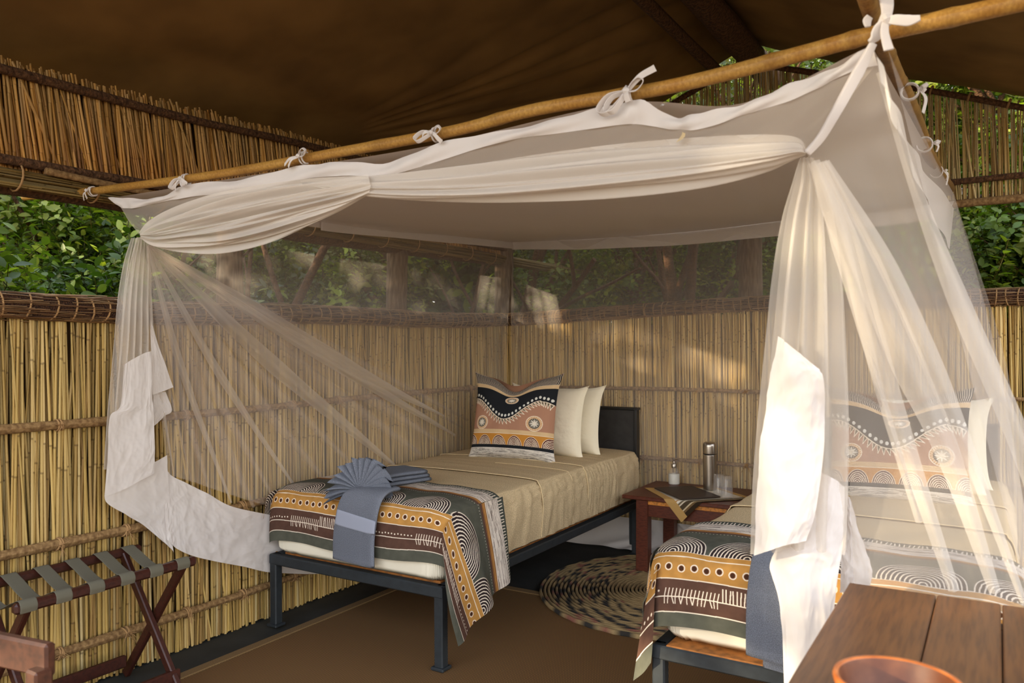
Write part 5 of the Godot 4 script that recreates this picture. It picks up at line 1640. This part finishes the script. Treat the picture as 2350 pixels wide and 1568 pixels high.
	for q in [[0.0, 0.0], [0.05, 1.1]]:
		var ph: float = q[1]
		var g := loft([PackedVector3Array([Vector3(-0.387, 1.7302, -1.9), Vector3(-0.3802, 1.7293, -1.9), Vector3(-0.3725, 1.7283, -1.9), Vector3(-0.3649, 1.7273, -1.9), Vector3(-0.3572, 1.7263, -1.9)]), PackedVector3Array([Vector3(-0.4032, 1.675, -1.91), Vector3(-0.3836, 1.6711, -1.9), Vector3(-0.3663, 1.6691, -1.9), Vector3(-0.3501, 1.6673, -1.9), Vector3(-0.3348, 1.6672, -1.91)]), PackedVector3Array([Vector3(-0.4269, 1.5981, -1.93), Vector3(-0.3969, 1.5927, -1.91), Vector3(-0.3697, 1.5889, -1.9), Vector3(-0.3468, 1.5882, -1.91), Vector3(-0.3256, 1.589, -1.93)]), PackedVector3Array([Vector3(-0.4506, 1.4765, -1.95), Vector3(-0.4097, 1.4719, -1.92), Vector3(-0.3744, 1.4692, -1.91), Vector3(-0.3437, 1.4683, -1.92), Vector3(-0.3165, 1.4691, -1.95)]), PackedVector3Array([Vector3(-0.4765, 1.3082, -1.98), Vector3(-0.4262, 1.3077, -1.94), Vector3(-0.3834, 1.3074, -1.93), Vector3(-0.3456, 1.3071, -1.94), Vector3(-0.3139, 1.3069, -1.98)]), PackedVector3Array([Vector3(-0.5043, 1.1221, -2.01), Vector3(-0.4453, 1.1277, -1.97), Vector3(-0.3956, 1.1305, -1.96), Vector3(-0.3512, 1.1316, -1.97), Vector3(-0.3122, 1.1301, -2.01)]), PackedVector3Array([Vector3(-0.5262, 0.9458, -2.04), Vector3(-0.4627, 0.9574, -2), Vector3(-0.4089, 0.9636, -1.99), Vector3(-0.3607, 0.9662, -2), Vector3(-0.318, 0.9586, -2.04)]), PackedVector3Array([Vector3(-0.5405, 0.7553, -2.06), Vector3(-0.4794, 0.7759, -2.03), Vector3(-0.4245, 0.7908, -2.02), Vector3(-0.3754, 0.793, -2.03), Vector3(-0.3264, 0.7842, -2.06)])], 70, 70,
			func(u, v): return 0.016 * sin(u * 25.0 + ph + 2.0 * sin(v * 2.5)) * minf(1.0, 0.3 + v * 1.5))
		for i in g.size():
			g[i] += Vector3(-0.1, 0, -1) * q[0]
		bb = MB.new()
		bb.grid(g, 70)
		obj("curtain", bb.mesh(), M.net_fold, net)
	obj("hem_cloth", sheet([PackedVector3Array([Vector3(-0.4388, 1.316, -1.903), Vector3(-0.4137, 1.2994, -1.883), Vector3(-0.3781, 1.2694, -1.873), Vector3(-0.3443, 1.2396, -1.883)]), PackedVector3Array([Vector3(-0.4611, 1.2247, -1.918), Vector3(-0.418, 1.2268, -1.878), Vector3(-0.3718, 1.2235, -1.878), Vector3(-0.3361, 1.2118, -1.888)]), PackedVector3Array([Vector3(-0.4829, 1.1271, -1.958), Vector3(-0.4328, 1.1315, -1.928), Vector3(-0.3793, 1.1302, -1.908), Vector3(-0.3418, 1.1292, -1.928)]), PackedVector3Array([Vector3(-0.5044, 1.0273, -1.978), Vector3(-0.4435, 1.0375, -1.928), Vector3(-0.3909, 1.0337, -1.938), Vector3(-0.351, 1.0209, -1.948)]), PackedVector3Array([Vector3(-0.5179, 0.9037, -1.998), Vector3(-0.4564, 0.9115, -1.958), Vector3(-0.4067, 0.9068, -1.948), Vector3(-0.3731, 0.8901, -1.968)]), PackedVector3Array([Vector3(-0.528, 0.7623, -2.008), Vector3(-0.4793, 0.791, -1.968), Vector3(-0.4397, 0.8112, -1.958), Vector3(-0.3954, 0.823, -1.978)])], 70, 80, crease(115, 0.0047, 2.2, 3.6)), M.cotton, net)
	obj("hem_cloth", sheet([PackedVector3Array([Vector3(-0.4066, 0.9868, -2.03), Vector3(-0.3661, 0.9829, -2.02), Vector3(-0.3364, 0.9706, -2.02), Vector3(-0.3191, 0.9501, -2.04)]), PackedVector3Array([Vector3(-0.4332, 0.894, -2.04), Vector3(-0.383, 0.8992, -2.01), Vector3(-0.3478, 0.8948, -2.02), Vector3(-0.3185, 0.8879, -2.04)]), PackedVector3Array([Vector3(-0.4755, 0.7918, -2.06), Vector3(-0.4059, 0.8094, -2.02), Vector3(-0.3602, 0.8066, -2.03), Vector3(-0.3257, 0.794, -2.05)]), PackedVector3Array([Vector3(-0.5021, 0.7225, -2.06), Vector3(-0.4228, 0.7373, -2.02), Vector3(-0.3716, 0.7291, -2.04), Vector3(-0.3382, 0.7146, -2.05)]), PackedVector3Array([Vector3(-0.4746, 0.6178, -2.06), Vector3(-0.4237, 0.6137, -2.03), Vector3(-0.3847, 0.5984, -2.04), Vector3(-0.3538, 0.585, -2.06)]), PackedVector3Array([Vector3(-0.4706, 0.4287, -2.07), Vector3(-0.4291, 0.436, -2.04), Vector3(-0.4001, 0.4194, -2.05), Vector3(-0.3803, 0.4032, -2.07)])], 70, 80, crease(118, 0.0047, 2.2, 3.6)), M.cotton, net)
	obj("hem_cloth", sheet([PackedVector3Array([Vector3(-0.3306, 0.9255, -2.12), Vector3(-0.3226, 0.9131, -2.12), Vector3(-0.3171, 0.89, -2.13)]), PackedVector3Array([Vector3(-0.3349, 0.8331, -2.13), Vector3(-0.314, 0.8321, -2.12), Vector3(-0.2997, 0.8187, -2.14)]), PackedVector3Array([Vector3(-0.3417, 0.744, -2.13), Vector3(-0.306, 0.7435, -2.13), Vector3(-0.2757, 0.7351, -2.16)]), PackedVector3Array([Vector3(-0.346, 0.6633, -2.14), Vector3(-0.3115, 0.6716, -2.13), Vector3(-0.2802, 0.674, -2.16)])], 70, 80, crease(121, 0.0047, 2.2, 3.6)), M.cotton, net)
	for q in [[PackedVector3Array([Vector3(-0.347, 1.71, -1.89), Vector3(-0.2905, 1.5228, -1.9), Vector3(-0.239, 1.2862, -1.98), Vector3(-0.1784, 1.0419, -2.04), Vector3(-0.0903, 0.7174, -2.1)]), [0.014, 0.03, 0.026, 0.02, 0.012]], [PackedVector3Array([Vector3(-0.3385, 1.7119, -1.89), Vector3(-0.2528, 1.4829, -1.92), Vector3(-0.177, 1.2562, -1.99), Vector3(-0.0989, 1.0461, -2.05), Vector3(-0.0089, 0.7211, -2.12)]), [0.012, 0.032, 0.036, 0.026, 0.012]], [PackedVector3Array([Vector3(-0.331, 1.7109, -1.89), Vector3(-0.2138, 1.4814, -1.93), Vector3(-0.1215, 1.2364, -2.01), Vector3(-0.0399, 0.9869, -2.08), Vector3(0.0469, 0.7018, -2.14)]), [0.01, 0.02, 0.022, 0.014, 0.007]], [PackedVector3Array([Vector3(-0.2202, 1.9042, -1.92), Vector3(-0.1541, 1.6456, -1.96), Vector3(-0.074, 1.3933, -2.03), Vector3(0.0364, 1.0884, -2.1), Vector3(0.1216, 0.7946, -2.15)]), [0.007, 0.012, 0.022, 0.024, 0.02]], [PackedVector3Array([Vector3(-0.3535, 1.7148, -1.885), Vector3(-0.3205, 1.6128, -1.89), Vector3(-0.2847, 1.4472, -1.95), Vector3(-0.2329, 1.1847, -2), Vector3(-0.16, 0.8739, -2.08)]), [0.012, 0.022, 0.014, 0.01, 0.008]]]:
		fold(net, q[0], q[1], M.net_fold)
	# right side veil, flaring out beyond the second bed
	obj("net_panel", sheet([PackedVector3Array([Vector3(-0.205, 1.96, -1.95), Vector3(-0.195, 1.98, -3.2), BR]), PackedVector3Array([Vector3(-0.05, 1.2, -2.1), Vector3(0.0, 1.2, -3.3), Vector3(0.0, 1.2, -4.6)]), PackedVector3Array([Vector3(0.1, 0.5, -2.2), Vector3(0.12, 0.4, -3.4), Vector3(0.09, 0.25, -4.62)])], 20, 12), M.net_thin, net)

	var lf := sheet([PackedVector3Array([Vector3(-0.6584, 1.8229, -1.8686), Vector3(-0.6617, 1.8137, -1.8683), Vector3(-0.6738, 1.8001, -1.8675)]), PackedVector3Array([Vector3(-0.6474, 1.816, -1.8593), Vector3(-0.6507, 1.8057, -1.8591), Vector3(-0.6692, 1.7963, -1.8578)])], 6, 4)
	tag(obj("dry_leaf", lf, M.seam), "single pale dry leaf caught on the net above the long swag", "leaf")
	# bows along the poles
	var al := Vector3(0.99, 0.04, -0.07).normalized()
	for q in [[Vector3(-2.9729, 1.903, -1.7128), 0.9, 0.0145, [], [-80.0, 0.035], [-110.0, 0.04]], [Vector3(-2.451, 1.8957, -1.7497), 0.9, 0.015, [[215.0, 0.055], [-50.0, 0.04]], [-120.0, 0.05], [-35.0, 0.045]], [Vector3(-1.9015, 1.9083, -1.7866), 1.0, 0.016, [[20.0, 0.038]], [200.0, 0.06], [215.0, 0.05]], [Vector3(-1.3931, 1.9174, -1.8226), 1.0, 0.017, [[195.0, 0.055], [10.0, 0.035]], [-45.0, 0.05], [188.0, 0.03]], [Vector3(-0.8011, 1.9443, -1.8625), 1.25, 0.018, [[212.0, 0.085], [222.0, 0.07], [22.0, 0.05]], [28.0, 0.09], [-80.0, 0.03]]]:
		bow(net, q[0], al, q[1], q[2], q[3], q.slice(4))
	for q in [[Vector3(-0.19, 2.0224, -2.5266), 1.1, 0.02, [[150.0, 0.02]], [-100.0, 0.07], [-60.0, 0.06]], [Vector3(-0.19, 1.989, -3.0819), 1.0, 0.022, [[20.0, 0.025]], [-70.0, 0.03]], [Vector3(-0.19, 2.0074, -3.687), 0.9, 0.022, [], [-80.0, 0.06], [-60.0, 0.04]], [Vector3(-0.185, 2.147, -5.0779), 1.2, 0.022, [[170.0, 0.03], [0.0, 0.04]], [-90.0, 0.09], [-40.0, 0.03]]]:
		bow(net, q[0], Vector3(0.01, 0.02, -1).normalized(), q[1], q[2], q[3], q.slice(4))
	# the big knot where the poles cross
	bb = MB.new()
	var kn: Vector3 = Vector3(-0.2009, 1.9996, -1.8709)
	bb.box(kn, Vector3(0.03, 0.032, 0.03), 0.012, Basis(Vector3(0, 0, 1), 0.4))
	band(bb, PackedVector3Array([kn, Vector3(-0.1977, 2.0207, -1.8661), Vector3(-0.2, 2.0476, -1.8659), Vector3(-0.2057, 2.0791, -1.8655)]), [0.01, 0.013, 0.016, 0.016], 0.004, Vector3(0.85, 0, -0.5), 20)
	band(bb, PackedVector3Array([kn, Vector3(-0.1822, 1.9923, -1.8622), Vector3(-0.1564, 1.9854, -1.864), Vector3(-0.1343, 1.9865, -1.8656)]), [0.005, 0.011, 0.012, 0.006], 0.003, Vector3(0.1, 1, 0), 20)
	band(bb, PackedVector3Array([kn, Vector3(-0.2026, 1.971, -1.8607), Vector3(-0.1993, 1.9487, -1.861), Vector3(-0.1944, 1.929, -1.8613)]), [0.007, 0.009, 0.01, 0.011], 0.003, Vector3(0.85, 0, -0.5), 20)
	band(bb, PackedVector3Array([kn, Vector3(-0.2138, 1.9822, -1.87), Vector3(-0.2225, 1.9658, -1.8693), Vector3(-0.233, 1.9554, -1.8686)]), [0.01, 0.014, 0.013, 0.008], 0.004, Vector3(0.7, 0.5, -0.4), 20)
	band(bb, PackedVector3Array([Vector3(-0.2381, 1.9959, -1.8833), Vector3(-0.2397, 2.0097, -1.8832), Vector3(-0.2344, 2.0182, -1.8835)]), [0.006, 0.01, 0.008], 0.003, Vector3(0.85, 0, -0.5), 12)
	obj("tie", bb.mesh(), M.cotton, net)
	rng.seed = 77


# ---------------------------------------------------------------- trees
func leaf_sprig(leaves: int, size: float, spread: float) -> ArrayMesh:
	var b := MB.new()
	b.col = Color(0.5, 0.32, 0.2)
	b.tube(P([0, 0, 0, 0.01, spread * 0.5, 0.01, 0, spread, 0]), [0.003, 0.0015], 3, false)
	for k in leaves:
		var t := (k + 0.6) / leaves
		var a := k * 2.4
		var o := Vector3(0.01 * sin(PI * t), spread * t, 0)
		var d := Vector3(cos(a), rng.randf_range(-0.15, 0.6), sin(a)).normalized()
		var s := d.cross(Vector3(rng.randf_range(-0.4, 0.4), 1, rng.randf_range(-0.4, 0.4))).normalized()
		var n := s.cross(d)
		var l := size * rng.randf_range(0.75, 1.25)
		var w := l * 0.27
		b.col = Color.WHITE * rng.randf_range(0.8, 1.1)
		var at := func(f: float, side: float) -> Vector3: return o + d * (0.012 + l * f) + s * (w * side) + n * (w * (0.22 * absf(side) - 0.2) - l * 0.16 * f * f)
		var v := []
		for q in [[0.0, 0.0], [0.22, 0.8], [0.5, 1.0], [0.78, 0.62], [1.0, 0.0], [0.78, -0.62], [0.5, -1.0], [0.22, -0.8], [0.45, 0.0]]:
			v.append(b.vert((at as Callable).call(q[0], q[1])))
		for q in 8:
			b.tri(v[8], v[(q + 1) % 8], v[q])
	return b.mesh()


func limb(b: MB, a: Vector3, d: Vector3, l: float, r: float, depth: int) -> void:
	var p := PackedVector3Array([a])
	var q := a
	var dd := d
	for k in 5:
		dd = (dd + Vector3(rng.randf_range(-0.16, 0.16), rng.randf_range(-0.04, 0.12), rng.randf_range(-0.16, 0.16))).normalized()
		q += dd * l / 5.0
		p.append(q)
	b.tube(spline(p, 12), [r, r * 0.96, r * 0.92, r * 0.88, r * 0.84, r * 0.8, r * 0.76, r * 0.72, r * 0.68, r * 0.64, r * 0.6, r * 0.56], 9 if depth > 1 else 5, true)
	if depth > 0:
		for k in 3:
			limb(b, p[2 + k], (dd + Vector3(rng.randf_range(-1, 1), rng.randf_range(-0.1, 0.5), rng.randf_range(-1, 1))).normalized(), l * 0.62, r * 0.5, depth - 1)


# a tree: trunk and limbs, and a crown of leaf sprigs filling the given ellipsoid
func tree(called: String, label: String, foot: Vector3, trunks: Array, crown: Vector3, half: Vector3, sprigs: int, sprig: Mesh, greens: Array, group := "", r := 0.05) -> void:
	var t := thing(called, label, "tree" if called.contains("tree") else "shrub", foot, group)
	var b := MB.new()
	for d in trunks:
		limb(b, Vector3(d.x * 0.05, 0, d.z * 0.05), d.normalized(), d.length(), r, 2)
	obj("trunk", b.mesh(), M.bark, t)
	var mm := MultiMesh.new()
	mm.transform_format = MultiMesh.TRANSFORM_3D
	mm.use_colors = true
	mm.mesh = sprig
	mm.instance_count = sprigs
	for i in sprigs:
		var u := Vector3(rng.randfn(), rng.randfn(), rng.randfn()).normalized() * pow(rng.randf(), 0.42)
		# clumps with hollows between
		u += Vector3(sin(u.y * 9.0 + foot.x * 3.0), sin(u.z * 8.0), sin(u.x * 9.0 + foot.z)) * 0.09
		var bs := Basis(Vector3.UP, rng.randf() * TAU) * Basis(Vector3.RIGHT, rng.randf_range(-1.3, 1.3)) * rng.randf_range(0.75, 1.3)
		mm.set_instance_transform(i, Transform3D(bs, crown + u * half))
		var g: Color = greens[rng.randi() % greens.size()]
		if rng.randf() < 0.13:
			g = Color(0.48, 0.54, 0.09)  # sunlit highlights put into the colour of some sprigs
		mm.set_instance_color(i, g * rng.randf_range(0.75, 1.2))
	var o := MultiMeshInstance3D.new()
	o.name = "foliage"
	o.multimesh = mm
	o.material_override = M.leaf
	t.add_child(o, true)
	stuffed(o)


func build_garden() -> void:
	rng.seed = 404
	var small := leaf_sprig(9, 0.05, 0.16)
	var mid := leaf_sprig(9, 0.058, 0.18)
	var big := leaf_sprig(8, 0.17, 0.42)
	var deep := [Color(0.060, 0.106, 0.016), Color(0.089, 0.147, 0.024), Color(0.050, 0.081, 0.016), Color(0.139, 0.195, 0.024)]
	var fresh := [Color(0.129, 0.203, 0.020), Color(0.198, 0.276, 0.032), Color(0.089, 0.139, 0.016), Color(0.298, 0.326, 0.040)]
	var dusty := [Color(0.119, 0.154, 0.040), Color(0.179, 0.195, 0.063), Color(0.089, 0.114, 0.032), Color(0.258, 0.244, 0.063)]
	var none := [Vector3(0, 1.5, 0)]
	tree("shrub", "bright leafy shrub behind the left fence at the edge of the photo", Vector3(-4.3, 0, -1.3), [Vector3(0.1, 1.6, 0), Vector3(-0.3, 1.5, 0.3)], Vector3(0, 1.1, 0), Vector3(0.7, 0.8, 1.1), 2850, mid, fresh, "", 0.03)
	tree("shrub", "dark leafy shrub behind the left fence beside the knotted curtain", Vector3(-4.6, 0, -3.0), [Vector3(0.3, 1.7, 0.2), Vector3(-0.2, 1.6, -0.3)], Vector3(0, 1.1, 0), Vector3(0.8, 0.8, 0.9), 2660, mid, deep, "", 0.035)
	tree("shrub", "tall sunlit leafy shrub rising above the lower ones behind the left fence", Vector3(-5.4, 0, -3.4), [Vector3(0.2, 1.9, 0.2), Vector3(-0.2, 1.8, -0.3)], Vector3(0, 1.5, 0), Vector3(0.9, 1.25, 1.1), 4600, mid, fresh, "", 0.035)
	tree("tree", "thin dark-stemmed tree seen left of the first post through the net", Vector3(-3.95, 0, -2.75), [Vector3(0.25, 2.6, -0.5)], Vector3(0.2, 3.3, -0.5), Vector3(1.0, 0.9, 1.1), 950, small, dusty, "", 0.04)
	tree("tree", "leaning dark-trunked tree seen between the second post and the corner post", Vector3(-3.75, 0, -5.6), [Vector3(-0.75, 2.2, 0.3), Vector3(0.1, 2.4, -0.1)], Vector3(-0.3, 2.9, 0), Vector3(1.2, 0.9, 1.1), 1330, small, dusty, "", 0.07)
	tree("shrub", "grey-green shrub behind the leaning dark trunk", Vector3(-4.9, 0, -4.9), [Vector3(0.2, 1.4, 0.1)], Vector3(0, 1.35, 0), Vector3(0.9, 1.2, 1.0), 2090, small, dusty, "", 0.03)
	tree("tree", "reddish tree forking from its base, seen through the net above the headboard", Vector3(-2.25, 0, -6.1), [Vector3(-0.55, 2.3, 0.0), Vector3(0.1, 2.5, -0.1), Vector3(0.28, 2.3, 0.1)], Vector3(0, 3.1, 0), Vector3(1.3, 0.9, 1.0), 1330, small, dusty, "", 0.06)
	tree("shrub", "yellow-green shrub behind the back fence next to the corner post", Vector3(-3.2, 0, -6.5), [Vector3(0.2, 1.4, 0.1)], Vector3(0, 1.35, 0), Vector3(1.1, 1.2, 0.9), 2470, small, fresh, "", 0.03)
	tree("shrub", "dense green shrub behind the forking tree", Vector3(-2.0, 0, -7.2), [Vector3(0.2, 1.4, 0.1)], Vector3(0, 1.4, 0), Vector3(1.2, 1.3, 0.9), 2660, small, deep, "", 0.03)
	tree("shrub", "mid-green shrub on both sides of the single thick post", Vector3(-0.9, 0, -6.3), [Vector3(0.2, 1.4, 0.1)], Vector3(0, 1.35, 0), Vector3(1.0, 1.2, 0.8), 2470, small, fresh, "", 0.03)
	tree("shrub", "green shrub with bare twigs behind the back fence, right of the net", Vector3(0.3, 0, -6.25), [Vector3(0.3, 1.7, 0.1), Vector3(-0.3, 1.7, 0.1), Vector3(0.1, 1.6, 0.2)], Vector3(0, 1.5, 0.0), Vector3(0.8, 1.2, 0.55), 1900, mid, fresh, "", 0.028)
	tree("tree", "sunlit leafy tree rising over the gable screen on the right", Vector3(0.4, 0, -7.4), [Vector3(0.2, 2.8, 0.1)], Vector3(0, 3.9, 0), Vector3(2.0, 1.5, 1.1), 4180, mid, fresh, "", 0.09)
	tree("tree", "pale leafy tree showing in the gap under the ridge of the roof", Vector3(-1.6, 0, -8.2), [Vector3(0.2, 2.8, 0.1)], Vector3(0, 4.0, 0), Vector3(1.9, 1.6, 1.1), 3420, mid, fresh, "", 0.09)
	# the wood further off: larger leaves, fewer of them
	var k := 0
	for q in [[-7.6, -2.6, "tall dense tree of the wood far to the left of the tent"], [-8.2, -4.4, "tall dense tree showing over the middle of the left fence"], [-7.2, -6.2, "tall dense tree showing beyond the leaning dark trunk"], [-5.4, -8.6, "tall dense tree showing beyond the far corner post"], [-3.0, -9.8, "tall dense tree showing beyond the forking tree"], [-0.6, -10.2, "tall dense tree showing beyond the single thick post"], [2.2, -9.4, "tall dense tree of the wood beyond the gable screen"], [4.4, -7.0, "tall dense tree of the wood far to the right of the tent"]]:
		tree("distant_tree", q[2], Vector3(q[0], 0, q[1]), [Vector3(0.1, 2.6, 0.1)], Vector3(0, 2.1, 0), Vector3(1.9, 2.1, 1.9), 2200, big, deep if k % 2 else dusty, "trees of the wood around the tent", 0.1)
		k += 1
	# unseen trees added before the open front to dapple and block the low sun
	rng.seed = 17
	for q in [[Vector3(-6.3, 0, 4.75), Vector3(0, 3.4, 0), Vector3(1.5, 1.8, 1.1), 250, "unseen leafy tree added before the open front to dapple the low sun"], [Vector3(-6.3, 0, 2.6), Vector3(0, 3.0, 0), Vector3(1.0, 1.8, 0.8), 270, "denser unseen tree added before the open front to block the low sun"], [Vector3(-6.3, 0, 3.65), Vector3(0, 3.95, 0), Vector3(0.8, 1.15, 0.5), 105, "small-crowned unseen tree added between the other two to block higher sun"], [Vector3(-6.4, 0, 0.1), Vector3(0, 2.9, 0), Vector3(0.8, 1.3, 1.3), 165, "thin unseen tree added outside the left fence to break up the sun"]]:
		tree("added_shade_tree", q[4], q[0], [Vector3(0.1, 2.6, 0.1)], Vector3(0, q[1].y, 0), q[2], q[3], big, fresh, "unseen trees added to dapple the low sun", 0.08)
